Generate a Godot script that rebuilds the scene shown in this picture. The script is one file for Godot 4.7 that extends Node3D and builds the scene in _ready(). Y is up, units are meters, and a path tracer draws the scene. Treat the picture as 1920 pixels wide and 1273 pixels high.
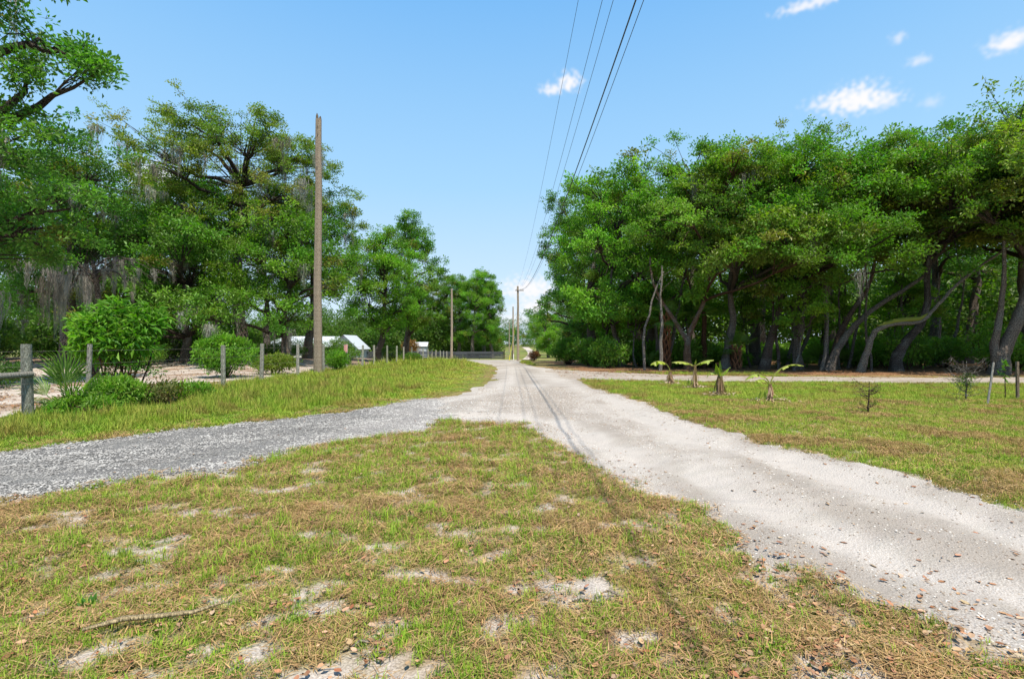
extends Node3D

# ---------------------------------------------------------------- state
var rng := RandomNumberGenerator.new()
var n_edge := FastNoiseLite.new()
var n_fine := FastNoiseLite.new()
var n_mid := FastNoiseLite.new()
var n_big := FastNoiseLite.new()
var M := {}
var FIELDS := {}
var used := {}
var spray := []
var spray_big := []
var bush_spray := []
var moss_mesh: ArrayMesh
var SUN := Vector3(-0.19, -1.0, -0.42)

# ---------------------------------------------------------------- mesh builder
class MB:
	var v := PackedVector3Array()
	var n := PackedVector3Array()
	var c := PackedColorArray()
	var ix := PackedInt32Array()

	func tri(a: Vector3, b: Vector3, d: Vector3, col := Color.WHITE) -> void:
		var nn := (d - a).cross(b - a).normalized()
		var k := v.size()
		v.append(a); v.append(b); v.append(d)
		n.append(nn); n.append(nn); n.append(nn)
		c.append(col); c.append(col); c.append(col)
		ix.append(k); ix.append(k + 1); ix.append(k + 2)

	func quad(a: Vector3, b: Vector3, d: Vector3, e: Vector3, col := Color.WHITE) -> void:
		# a b d e clockwise seen from the front
		var nn := (e - a).cross(b - a)
		if nn.length_squared() < 1e-14:
			nn = (e - d).cross(a - d)
		nn = nn.normalized()
		var k := v.size()
		v.append(a); v.append(b); v.append(d); v.append(e)
		for q in 4:
			n.append(nn); c.append(col)
		ix.append(k); ix.append(k + 1); ix.append(k + 2)
		ix.append(k); ix.append(k + 2); ix.append(k + 3)

	func box(lo: Vector3, hi: Vector3, col := Color.WHITE) -> void:
		var x0 := lo.x; var y0 := lo.y; var z0 := lo.z
		var x1 := hi.x; var y1 := hi.y; var z1 := hi.z
		quad(Vector3(x0, y0, z1), Vector3(x0, y1, z1), Vector3(x1, y1, z1), Vector3(x1, y0, z1), col)
		quad(Vector3(x1, y0, z0), Vector3(x1, y1, z0), Vector3(x0, y1, z0), Vector3(x0, y0, z0), col)
		quad(Vector3(x1, y0, z1), Vector3(x1, y1, z1), Vector3(x1, y1, z0), Vector3(x1, y0, z0), col)
		quad(Vector3(x0, y0, z0), Vector3(x0, y1, z0), Vector3(x0, y1, z1), Vector3(x0, y0, z1), col)
		quad(Vector3(x0, y1, z1), Vector3(x0, y1, z0), Vector3(x1, y1, z0), Vector3(x1, y1, z1), col)
		quad(Vector3(x0, y0, z0), Vector3(x0, y0, z1), Vector3(x1, y0, z1), Vector3(x1, y0, z0), col)

	func tube(p: Array, r: Array, sides := 6, col := Color.WHITE, cap := true, lump := 0.0, sd := 0) -> void:
		var base := v.size()
		var m := p.size()
		var side := Vector3.ZERO
		for k in m:
			var a: Vector3 = p[maxi(k - 1, 0)]
			var b: Vector3 = p[mini(k + 1, m - 1)]
			var t := (b - a).normalized()
			if t.length_squared() < 0.5:
				t = Vector3.UP
			if side == Vector3.ZERO:
				side = t.cross(Vector3(0.31, 0.17, 0.93)).normalized()
			side = (side - t * side.dot(t)).normalized()
			var w := t.cross(side)
			var pk: Vector3 = p[k]
			var rk: float = r[k]
			for j in sides:
				var th := TAU * j / sides
				var dir := side * cos(th) + w * sin(th)
				var f := 1.0 + lump * sin(th * 2.0 + k * 1.3 + sd) * 0.6 + lump * sin(th * 3.0 - k * 0.9 + sd * 2.1) * 0.6
				v.append(pk + dir * (rk * f))
				n.append(dir)
				c.append(col)
		for k in m - 1:
			for j in sides:
				var q0 := base + k * sides + j
				var q1 := base + k * sides + (j + 1) % sides
				var q2 := q1 + sides
				var q3 := q0 + sides
				ix.append(q0); ix.append(q3); ix.append(q2)
				ix.append(q0); ix.append(q2); ix.append(q1)
		if cap:
			var e := v.size()
			var last := base + (m - 1) * sides
			var pm: Vector3 = p[m - 1]
			var pn: Vector3 = p[m - 2]
			var tip := (pm - pn).normalized()
			v.append(pm); n.append(tip); c.append(col)
			for j in sides:
				v.append(v[last + j]); n.append(tip); c.append(col)
			for j in sides:
				ix.append(e); ix.append(e + 1 + (j + 1) % sides); ix.append(e + 1 + j)

	func mesh(mat: Material) -> ArrayMesh:
		var a := []
		a.resize(Mesh.ARRAY_MAX)
		a[Mesh.ARRAY_VERTEX] = v
		a[Mesh.ARRAY_NORMAL] = n
		a[Mesh.ARRAY_COLOR] = c
		a[Mesh.ARRAY_INDEX] = ix
		var am := ArrayMesh.new()
		am.add_surface_from_arrays(Mesh.PRIMITIVE_TRIANGLES, a)
		am.surface_set_material(0, mat)
		return am

# ---------------------------------------------------------------- node helpers
func numbered(called: String) -> String:
	if not used.has(called):
		used[called] = 0
		return called
	used[called] += 1
	return "%s_%03d" % [called, used[called]]

func thing(called: String, at: Vector3, label: String, category: String, group := "") -> Node3D:
	var o := Node3D.new()
	o.name = numbered(called)
	add_child(o)
	o.position = at
	tag(o, label, category, group)
	return o

func tag(o: Node, label: String, category: String, group := "") -> void:
	o.set_meta("label", label)
	o.set_meta("category", category)
	if group != "":
		o.set_meta("group", group)

func part(called: String, m: Mesh, parent: Node3D, at := Vector3.ZERO) -> MeshInstance3D:
	var o := MeshInstance3D.new()
	o.name = called
	o.mesh = m
	parent.add_child(o, true)
	o.position = at
	return o

func structure(called: String, m: Mesh) -> MeshInstance3D:
	var o := MeshInstance3D.new()
	o.name = called
	o.mesh = m
	add_child(o)
	o.set_meta("kind", "structure")
	return o

func copies(called: String, m: Mesh, xf: Array, cols: Array, parent: Node3D) -> MultiMeshInstance3D:
	var mm := MultiMesh.new()
	mm.transform_format = MultiMesh.TRANSFORM_3D
	mm.use_colors = true
	mm.mesh = m
	mm.instance_count = xf.size()
	for k in xf.size():
		mm.set_instance_transform(k, xf[k])
		mm.set_instance_color(k, cols[k])
	var o := MultiMeshInstance3D.new()
	o.name = called
	o.multimesh = mm
	o.set_meta("kind", "stuff")
	parent.add_child(o, true)
	return o

func rf(a: float, b: float) -> float:
	return rng.randf_range(a, b)

func rdir() -> Vector3:
	var y := rf(-1.0, 1.0)
	var a := rf(0.0, TAU)
	var q := sqrt(maxf(0.0, 1.0 - y * y))
	return Vector3(q * cos(a), y, q * sin(a))

func vary(c: Color, amount: float) -> Color:
	var k := 1.0 + rf(-amount, amount)
	return Color(c.r * k * (1.0 + rf(-amount, amount) * 0.4), c.g * k, c.b * k * (1.0 + rf(-amount, amount) * 0.4))

func turned(yaw: float, pitch: float, roll: float, s: Vector3) -> Basis:
	return Basis.from_euler(Vector3(pitch, yaw, roll)) * Basis.from_scale(s)

# ---------------------------------------------------------------- terrain (x to the right, d = distance ahead = -z)
func land(x: float, d: float) -> float:
	var y := -1.15 * smoothstep(24.0, 88.0, d) * smoothstep(26.0, 8.0, x)
	y += 1.5 * smoothstep(100.0, 260.0, d)
	y += 0.45 * smoothstep(19.0, 38.0, d) * (1.0 - smoothstep(52.0, 74.0, d)) * smoothstep(10.0, 17.0, -x)
	y += n_big.get_noise_2d(x, d) * 0.06 * smoothstep(6.0, 16.0, d)
	return y

func micro(x: float, d: float) -> float:
	var f := smoothstep(12.5, 9.0, d) * smoothstep(8.0, 6.5, absf(x)) * smoothstep(0.3, 1.0, d)
	var rut := 0.0
	if f > 0.0 and x > -1.0 and x < 4.7:
		var e := sd("road", x, d)
		if e > 0.0:
			rut = -0.045 * exp(-pow((e - 0.72) / 0.22, 2.0))
	return f * (n_mid.get_noise_2d(x, d) * 0.03 + n_fine.get_noise_2d(x, d) * 0.012 + rut)

func height(x: float, d: float) -> float:
	return land(x, d) + micro(x, d)

func on(x: float, d: float, up := 0.0) -> Vector3:
	return Vector3(x, height(x, d) + up, -d)

func bake(called: String, pts: Array) -> void:
	var poly := PackedVector2Array()
	for p in pts:
		poly.append(Vector2(p[0], p[1]))
	var grids := []
	for g in [[-14.0, 0.0, 0.2, 141, 151], [-62.0, 0.0, 1.0, 125, 112]]:
		var data := PackedFloat32Array()
		var nx: int = g[3]
		var nd: int = g[4]
		data.resize(nx * nd)
		for j in nd:
			for i in nx:
				var p := Vector2(g[0] + i * g[2], g[1] + j * g[2])
				var best := 1e9
				var m := poly.size()
				for k in m:
					var q := Geometry2D.get_closest_point_to_segment(p, poly[k], poly[(k + 1) % m])
					best = minf(best, q.distance_squared_to(p))
				best = sqrt(best)
				data[j * nx + i] = best if Geometry2D.is_point_in_polygon(p, poly) else -best
		grids.append([g[0], g[1], g[2], nx, nd, data])
	FIELDS[called] = grids

func sd(called: String, x: float, d: float) -> float:
	# signed distance to a region's smooth outline, positive inside
	var g: Array = FIELDS[called][0]
	if x < -13.7 or x > 13.7 or d > 29.7 or d < 0.0:
		g = FIELDS[called][1]
	var s: float = g[2]
	var fx := clampf((x - g[0]) / s, 0.0, g[3] - 1.001)
	var fd := clampf((d - g[1]) / s, 0.0, g[4] - 1.001)
	var i := int(fx)
	var j := int(fd)
	var a := fx - i
	var b := fd - j
	var w: int = g[3]
	var data: PackedFloat32Array = g[5]
	var k := j * w + i
	return lerpf(lerpf(data[k], data[k + 1], a), lerpf(data[k + w], data[k + w + 1], a), b)

func inside(called: String, x: float, d: float) -> float:
	var s := sd(called, x, d)
	if absf(s) > 1.2:
		return s
	var k := 1.0 if d > 3.0 else 0.7
	return s + k * (n_edge.get_noise_2d(x, d) * 0.26 + n_mid.get_noise_2d(x * 1.7 + 9.0, d * 1.7) * 0.16 + n_fine.get_noise_2d(x, d) * 0.07)

func paved(x: float, d: float) -> float:
	return maxf(maxf(inside("road", x, d), inside("lane", x, d)), inside("drive", x, d))

func sheet(called: String, region: String, tiles: Array, lift: float, mat: Material, paint: Callable) -> void:
	var b := MB.new()
	for t in tiles:
		var x0: float = t[0]; var x1: float = t[1]; var d0: float = t[2]; var d1: float = t[3]; var s: float = t[4]
		var nx := int(round((x1 - x0) / s)) + 1
		var nd := int(round((d1 - d0) / s)) + 1
		var f := PackedFloat32Array()
		f.resize(nx * nd)
		var id := PackedInt32Array()
		id.resize(nx * nd)
		id.fill(-1)
		for j in nd:
			for i in nx:
				f[j * nx + i] = inside(region, x0 + i * s, d0 + j * s)
		for j in nd - 1:
			for i in nx - 1:
				var q := [j * nx + i, j * nx + i + 1, (j + 1) * nx + i + 1, (j + 1) * nx + i]
				var poly := []
				for k in 4:
					var a: int = q[k]
					var e: int = q[(k + 1) % 4]
					if f[a] > 0.0:
						if id[a] < 0:
							id[a] = add_point(b, x0 + (a % nx) * s, d0 + (a / nx) * s, lift, paint)
						poly.append(id[a])
					if (f[a] > 0.0) != (f[e] > 0.0):
						var w := f[a] / (f[a] - f[e])
						var ax := x0 + (a % nx) * s
						var ad := d0 + (a / nx) * s
						var ex := x0 + (e % nx) * s
						var ed := d0 + (e / nx) * s
						poly.append(add_point(b, lerpf(ax, ex, w), lerpf(ad, ed, w), lift - 0.03, paint))
				for k in range(1, poly.size() - 1):
					b.ix.append(poly[0]); b.ix.append(poly[k + 1]); b.ix.append(poly[k])
	structure(called, b.mesh(mat))

func add_point(b: MB, x: float, d: float, lift: float, paint: Callable) -> int:
	var e := 0.06
	var y := height(x, d)
	b.v.append(Vector3(x, y + lift, -d))
	b.n.append(Vector3(-(height(x + e, d) - y) / e, 1.0, (height(x, d + e) - y) / e).normalized())
	b.c.append(paint.call(x, d))
	return b.v.size() - 1

# ---------------------------------------------------------------- colours of the ground
var BARE := []

func bare(x: float, d: float) -> float:
	# how bare and sandy the front lawn is: worn patches that the photograph shows, broken up by noise
	var k := 0.0
	for p in BARE:
		var dx: float = (x - p[0]) / p[2]
		var dd: float = (d - p[1]) / (p[2] * 0.6)
		k = maxf(k, 1.0 - sqrt(dx * dx + dd * dd))
	k = maxf(k * 0.62, -0.16) + n_mid.get_noise_2d(x * 1.5, d * 2.0) * 0.8 + n_fine.get_noise_2d(x * 1.3, d * 1.3) * 0.6 + 0.02
	return k

func paint_ground(x: float, d: float) -> Color:
	var thatch := Color(0.36, 0.26, 0.12)
	var soil := Color(0.24, 0.155, 0.085)
	var sand := Color(0.54, 0.48, 0.43)
	var green := Color(0.19, 0.21, 0.045)
	var m := n_mid.get_noise_2d(x * 1.4, d * 1.4)
	var g := n_fine.get_noise_2d(x * 0.8 + 40.0, d * 0.8)
	var c := thatch.lerp(soil, clampf(0.4 + m * 0.9 + g * 0.6, 0.0, 1.0))
	c = c.lerp(green, clampf(0.35 + n_edge.get_noise_2d(x * 0.6, d * 0.6) * 0.7, 0.0, 0.8))
	if d < 9.0 and absf(x) < 6.0:
		c = c.lerp(sand, smoothstep(0.0, 0.5, bare(x, d)))
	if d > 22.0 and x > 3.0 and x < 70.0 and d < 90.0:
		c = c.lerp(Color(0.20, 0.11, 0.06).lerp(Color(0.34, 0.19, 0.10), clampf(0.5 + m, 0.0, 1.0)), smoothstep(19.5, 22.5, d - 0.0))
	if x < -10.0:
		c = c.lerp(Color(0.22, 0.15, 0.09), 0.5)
	if d > 60.0:
		c = c.lerp(Color(0.17, 0.23, 0.05).lerp(Color(0.28, 0.25, 0.10), clampf(0.5 + m, 0.0, 1.0)), smoothstep(60.0, 84.0, d))
	return c

func paint_road(x: float, d: float) -> Color:
	var a := Color(0.53, 0.497, 0.465)
	var b := Color(0.37, 0.335, 0.30)
	var e := sd("road", x, d) + n_edge.get_noise_2d(x * 0.8, d * 0.8) * 0.25
	# packed wheel lanes are paler, the crown and the margins carry loose dark grit
	var lane_ := exp(-pow((e - 0.72) / 0.28, 2.0))
	var m := n_mid.get_noise_2d(x * 0.9, d * 0.9) * 0.7 + n_edge.get_noise_2d(x * 2.0, d * 0.25) * 0.9 + n_fine.get_noise_2d(x * 0.7, d * 0.7) * 0.35
	return a.lerp(b, clampf(0.66 + m * 0.85 - lane_ * 0.75, 0.0, 1.0))

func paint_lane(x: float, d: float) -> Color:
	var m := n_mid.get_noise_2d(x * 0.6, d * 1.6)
	return Color(0.50, 0.455, 0.41).lerp(Color(0.34, 0.285, 0.235), clampf(0.45 + m * 1.2, 0.0, 1.0))  # tree shade over the lane is put into these darker sand tones

func paint_drive(x: float, d: float) -> Color:
	var m := n_mid.get_noise_2d(x * 0.8, d * 0.8) + n_fine.get_noise_2d(x, d) * 0.4
	var c := Color(0.38, 0.365, 0.345).lerp(Color(0.25, 0.24, 0.225), clampf(0.55 + m * 0.8 - 0.5 * exp(-pow((sd("drive", x, d) - 0.6) / 0.22, 2.0)), 0.0, 1.0))
	# road sand carried into the driveway's mouth by wheels
	return c.lerp(Color(0.60, 0.56, 0.52), smoothstep(-3.4, -1.5, x + m * 1.1 + n_edge.get_noise_2d(x, d) * 0.8))

func paint_yard(x: float, d: float) -> Color:
	var m := n_mid.get_noise_2d(x * 0.5, d * 0.9) + 0.5 * n_edge.get_noise_2d(x * 1.3, d * 1.3)
	var c := Color(0.66, 0.60, 0.55).lerp(Color(0.34, 0.23, 0.155), smoothstep(0.0, 0.4, m))
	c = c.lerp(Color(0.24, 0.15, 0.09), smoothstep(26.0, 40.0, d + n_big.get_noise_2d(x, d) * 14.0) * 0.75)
	return c

# ---------------------------------------------------------------- materials
func noise_tex(freq: float, oct: int, lo: Color, hi: Color, sd_: int, size := 512, contrast := 0.0, kind := FastNoiseLite.TYPE_SIMPLEX_SMOOTH) -> NoiseTexture2D:
	var t := NoiseTexture2D.new()
	t.width = size
	t.height = size
	t.seamless = true
	var n := FastNoiseLite.new()
	n.noise_type = kind
	n.frequency = freq
	n.fractal_octaves = oct
	n.seed = sd_
	t.noise = n
	var g := Gradient.new()
	g.set_color(0, lo)
	g.set_color(1, hi)
	g.set_offset(0, contrast)
	g.set_offset(1, 1.0 - contrast)
	t.color_ramp = g
	return t

func grey_noise(freq: float, oct: int, sd_: int, size := 512) -> NoiseTexture2D:
	return noise_tex(freq, oct, Color.BLACK, Color.WHITE, sd_, size)

func mat(called: String, col: Color, rough := 0.95, spec := 0.25) -> StandardMaterial3D:
	var m := StandardMaterial3D.new()
	m.resource_name = called
	m.albedo_color = col.linear_to_srgb()
	m.roughness = rough
	m.metallic_specular = spec
	m.vertex_color_use_as_albedo = true
	M[called] = m
	return m

func textured(m: StandardMaterial3D, tex: Texture2D, scale: Vector3, bump: Texture2D = null, bump_cm := 1.0, world := true) -> void:
	m.albedo_texture = tex
	m.uv1_triplanar = true
	m.uv1_world_triplanar = world
	m.uv1_scale = scale
	if bump:
		m.heightmap_enabled = true
		m.heightmap_texture = bump
		m.heightmap_scale = bump_cm

func make_materials() -> void:
	var m := mat("ground_soil", Color(1, 1, 1))
	textured(m, noise_tex(0.035, 5, Color(0.74, 0.72, 0.70), Color(1, 1, 1), 3, 1024, 0.18), Vector3(1.7, 1.7, 1.7), grey_noise(0.05, 4, 4), 0.7)
	m = mat("road_sand", Color(1, 1, 1))
	textured(m, noise_tex(0.09, 4, Color(0.72, 0.69, 0.66), Color(1, 1, 1), 5, 1024, 0.2), Vector3(0.9, 0.9, 0.9), grey_noise(0.06, 5, 6), 0.8)
	m = mat("drive_gravel", Color(1, 1, 1))
	textured(m, noise_tex(0.06, 3, Color(0.42, 0.42, 0.43), Color(1, 1, 1), 7, 1024, 0.25, FastNoiseLite.TYPE_CELLULAR), Vector3(1.3, 1.3, 1.3), grey_noise(0.07, 3, 8), 1.2)
	m = mat("yard_sand", Color(1, 1, 1))
	textured(m, noise_tex(0.05, 5, Color(0.66, 0.62, 0.58), Color(1, 1, 1), 9, 1024, 0.2), Vector3(0.5, 0.5, 0.5), grey_noise(0.03, 5, 10), 3.0)
	m = mat("bark", Color(1, 1, 1))
	textured(m, noise_tex(0.03, 5, Color(0.22, 0.20, 0.19), Color(1, 1, 1), 11, 512, 0.27), Vector3(2.6, 0.9, 2.6), noise_tex(0.05, 4, Color.BLACK, Color.WHITE, 12), 7.0, false)
	m = mat("post_wood", Color(1, 1, 1), 0.9)
	textured(m, noise_tex(0.03, 5, Color(0.62, 0.60, 0.58), Color(1, 1, 1), 13, 512, 0.25), Vector3(7.0, 0.5, 7.0), noise_tex(0.05, 4, Color.BLACK, Color.WHITE, 14), 2.5, false)
	m = mat("leaf", Color(1, 1, 1), 0.5, 0.45)
	m.backlight_enabled = true
	m.backlight = Color(0.85, 1.0, 0.35)
	m = mat("grass", Color(1, 1, 1), 0.75, 0.25)
	m.backlight_enabled = true
	m.backlight = Color(0.68, 0.72, 0.42)
	mat("litter", Color(1, 1, 1), 0.95, 0.1)
	m = mat("moss", Color(1, 1, 1), 0.95, 0.2)
	m.backlight_enabled = true
	m.backlight = Color(0.45, 0.45, 0.40)
	mat("stone", Color(1, 1, 1), 0.95, 0.1)
	mat("paint", Color(1, 1, 1), 0.6, 0.4)
	m = mat("metal_roof", Color(1, 1, 1), 0.45, 0.5)
	mat("cable", Color(1, 1, 1), 0.6, 0.4)
	m = mat("glass", Color(0.03, 0.035, 0.04), 0.1, 0.6)

# ---------------------------------------------------------------- small shared shapes
func leaf_quad(b: MB, at: Vector3, along: Vector3, across: Vector3, len_: float, wid: float, col: Color, fold := 0.25) -> void:
	var nn := along.cross(across).normalized()
	var mid := at + along * (len_ * 0.5)
	var tip := at + along * len_ - nn * (len_ * 0.12)
	var l := mid + across * (wid * 0.5) + nn * (wid * fold)
	var r := mid - across * (wid * 0.5) + nn * (wid * fold)
	b.tri(at, l, tip, col)
	b.tri(at, tip, r, col)

func make_spray(count: int, radius: float, len_: float, wid: float, flat: float) -> ArrayMesh:
	var b := MB.new()
	for k in count:
		var p := rdir() * radius * pow(rf(0.05, 1.0), 0.5)
		p.y *= flat
		var out := (p.normalized() + rdir() * 0.8 + Vector3(0, 0.1, 0)).normalized()
		var up := (Vector3.UP * 0.85 + rdir()).normalized()
		var across := up.cross(out).normalized()
		if across.length_squared() < 0.5:
			across = Vector3.RIGHT
		var s := rf(0.7, 1.25)
		var t := rf(0.78, 1.2)
		leaf_quad(b, p, out, across, len_ * s, wid * s, Color(t * rf(0.92, 1.1), t, t * rf(0.85, 1.1)))
	for k in 4:
		var e := rdir() * radius * 0.8
		e.y *= flat
		b.tube([Vector3.ZERO, e * 0.5 + Vector3(0, 0.02, 0), e], [0.008, 0.006, 0.003], 3, Color(0.9, 0.6, 0.8), false)
	return b.mesh(M.leaf)

func make_moss() -> ArrayMesh:
	var b := MB.new()
	for k in 44:
		var a := rf(0, TAU)
		var p := Vector3(cos(a), 0, sin(a)) * rf(0.0, 0.3)
		p.y = rf(-0.05, 0.1)
		var ln := rf(0.35, 1.0)
		var w := rf(0.004, 0.015)
		var yaw := rf(0, TAU)
		var side := Vector3(cos(yaw), 0, sin(yaw))
		var col := Color(1, 1, 1) * rf(0.7, 1.2)
		var prev := p
		for s in 5:
			var f := (s + 1) / 5.0
			var q := p + Vector3(rf(-0.07, 0.07), -ln * f, rf(-0.07, 0.07)) + Vector3(p.x, 0, p.z) * (f * (1.0 - f) - 0.5 * f)
			var w0 := w * (1.0 - 0.15 * s)
			var w1 := w * (1.0 - 0.15 * (s + 1))
			b.quad(prev - side * w0, prev + side * w0, q + side * w1, q - side * w1, col)
			prev = q
	return b.mesh(M.moss)

func blade(b: MB, at: Vector3, yaw: float, ln: float, w: float, lean: float, col: Color) -> void:
	var dir := Vector3(cos(yaw), 0, sin(yaw))
	var side := Vector3(-sin(yaw), 0, cos(yaw)) * w
	var m := at + Vector3.UP * (ln * 0.55 * cos(lean * 0.5)) + dir * (ln * 0.55 * sin(lean * 0.5))
	var t := m + Vector3.UP * (ln * 0.45 * cos(lean * 1.5)) + dir * (ln * 0.45 * sin(lean * 1.5))
	b.quad(at - side, m - side * 0.8, m + side * 0.8, at + side, col)
	b.tri(m - side * 0.8, t, m + side * 0.8, col)

func make_tuft(count: int, lo: float, hi: float, w: float, spread: float, lean_hi: float, straw: float) -> ArrayMesh:
	var b := MB.new()
	for k in count:
		var a := rf(0, TAU)
		var p := Vector3(cos(a), 0, sin(a)) * spread * sqrt(rf(0, 1))
		var col := Color(1, 1, 1) * rf(0.7, 1.25)
		if rf(0, 1) < straw:
			col = Color(2.0, 1.15, 2.2) * rf(0.7, 1.2)
		blade(b, p - Vector3(0, 0.01, 0), rf(0, TAU), rf(lo, hi), w * rf(0.7, 1.3), rf(0.15, lean_hi), col)
	return b.mesh(M.grass)

func make_thatch() -> ArrayMesh:
	var b := MB.new()
	for k in 16:
		var a := rf(0, TAU)
		var p := Vector3(cos(a), 0, sin(a)) * 0.09 * sqrt(rf(0, 1)) + Vector3(0, rf(0.003, 0.018), 0)
		var yaw := rf(0, TAU)
		var dir := Vector3(cos(yaw), rf(-0.05, 0.3), sin(yaw))
		var side := Vector3(-sin(yaw), rf(-0.3, 0.3), cos(yaw)) * rf(0.0012, 0.003)
		var ln := rf(0.04, 0.11)
		var q := p + dir * ln * 0.5 + Vector3(0, rf(0, 0.008), 0)
		var e := p + dir * ln
		var col := Color(1, 1, 1) * rf(0.55, 1.3)
		b.quad(p - side, q - side, q + side, p + side, col)
		b.quad(q - side, e - side * 0.4, e + side * 0.4, q + side, col)
	return b.mesh(M.litter)

func make_dead_leaf() -> ArrayMesh:
	var b := MB.new()
	var w := [0.0, 0.6, 1.0, 0.75, 0.0]
	for s in [-1.0, 1.0]:
		for k in 4:
			var z0 := k * 0.25 - 0.5
			var z1 := (k + 1) * 0.25 - 0.5
			var y0 := 0.22 * z0 * z0 * 2.0
			var y1 := 0.22 * z1 * z1 * 2.0
			var w0: float = w[k] * 0.24
			var w1: float = w[k + 1] * 0.24
			var a := Vector3(0, y0, z0)
			var d := Vector3(0, y1, z1)
			var e := Vector3(s * w1, y1 + w1 * 0.55, z1)
			var f := Vector3(s * w0, y0 + w0 * 0.55, z0)
			if s > 0:
				b.quad(a, f, e, d)
			else:
				b.quad(a, d, e, f)
	return b.mesh(M.litter)

func make_stone(sd_: int) -> ArrayMesh:
	var b := MB.new()
	var r := RandomNumberGenerator.new()
	r.seed = sd_
	var pts := []
	for k in 6:
		var a := TAU * k / 6.0
		pts.append(Vector3(cos(a) * r.randf_range(0.7, 1.1), r.randf_range(-0.3, 0.1), sin(a) * r.randf_range(0.7, 1.1)))
	var top := []
	for k in 6:
		var p: Vector3 = pts[k]
		top.append(Vector3(p.x * 0.55, r.randf_range(0.35, 0.6), p.z * 0.55))
	for k in 6:
		var j := (k + 1) % 6
		b.quad(pts[k], pts[j], top[j], top[k], Color(1, 1, 1) * r.randf_range(0.85, 1.1))
	for k in range(1, 5):
		b.tri(top[0], top[k], top[k + 1])
	return b.mesh(M.stone)

# ---------------------------------------------------------------- trees
var GREEN := {
	"oak": [Color(0.125, 0.300, 0.034), Color(0.230, 0.385, 0.046)],
	"olive": [Color(0.190, 0.295, 0.044), Color(0.310, 0.355, 0.060)],
	"bright": [Color(0.160, 0.380, 0.036), Color(0.275, 0.465, 0.048)],
	"dark": [Color(0.090, 0.235, 0.038), Color(0.155, 0.315, 0.046)],
}

func curve_points(a: Vector3, e: Vector3, bow: Vector3, steps: int, wob: float) -> Array:
	var out := []
	for k in steps + 1:
		var t := float(k) / steps
		var p := a.lerp(e, t) + bow * (4.0 * t * (1.0 - t))
		if k > 0 and k < steps:
			p += rdir() * wob
		out.append(p)
	return out

func tapered(n: int, r0: float, r1: float, flare := 0.0) -> Array:
	var out := []
	for k in n:
		var t := float(k) / (n - 1)
		out.append(lerpf(r0, r1, t) * (1.0 + flare * pow(1.0 - t, 10.0)))
	return out

func smooth_path(p: Array, steps: int) -> Array:
	var out := []
	var m := p.size()
	for k in m - 1:
		var a: Vector3 = p[maxi(k - 1, 0)]
		var b: Vector3 = p[k]
		var c: Vector3 = p[k + 1]
		var e: Vector3 = p[mini(k + 2, m - 1)]
		for s in steps:
			var j := rdir() * 0.018 if s > 0 else Vector3.ZERO
			out.append(b.cubic_interpolate(c, a, e, float(s) / steps) + j)
	out.append(p[m - 1])
	return out

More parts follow.
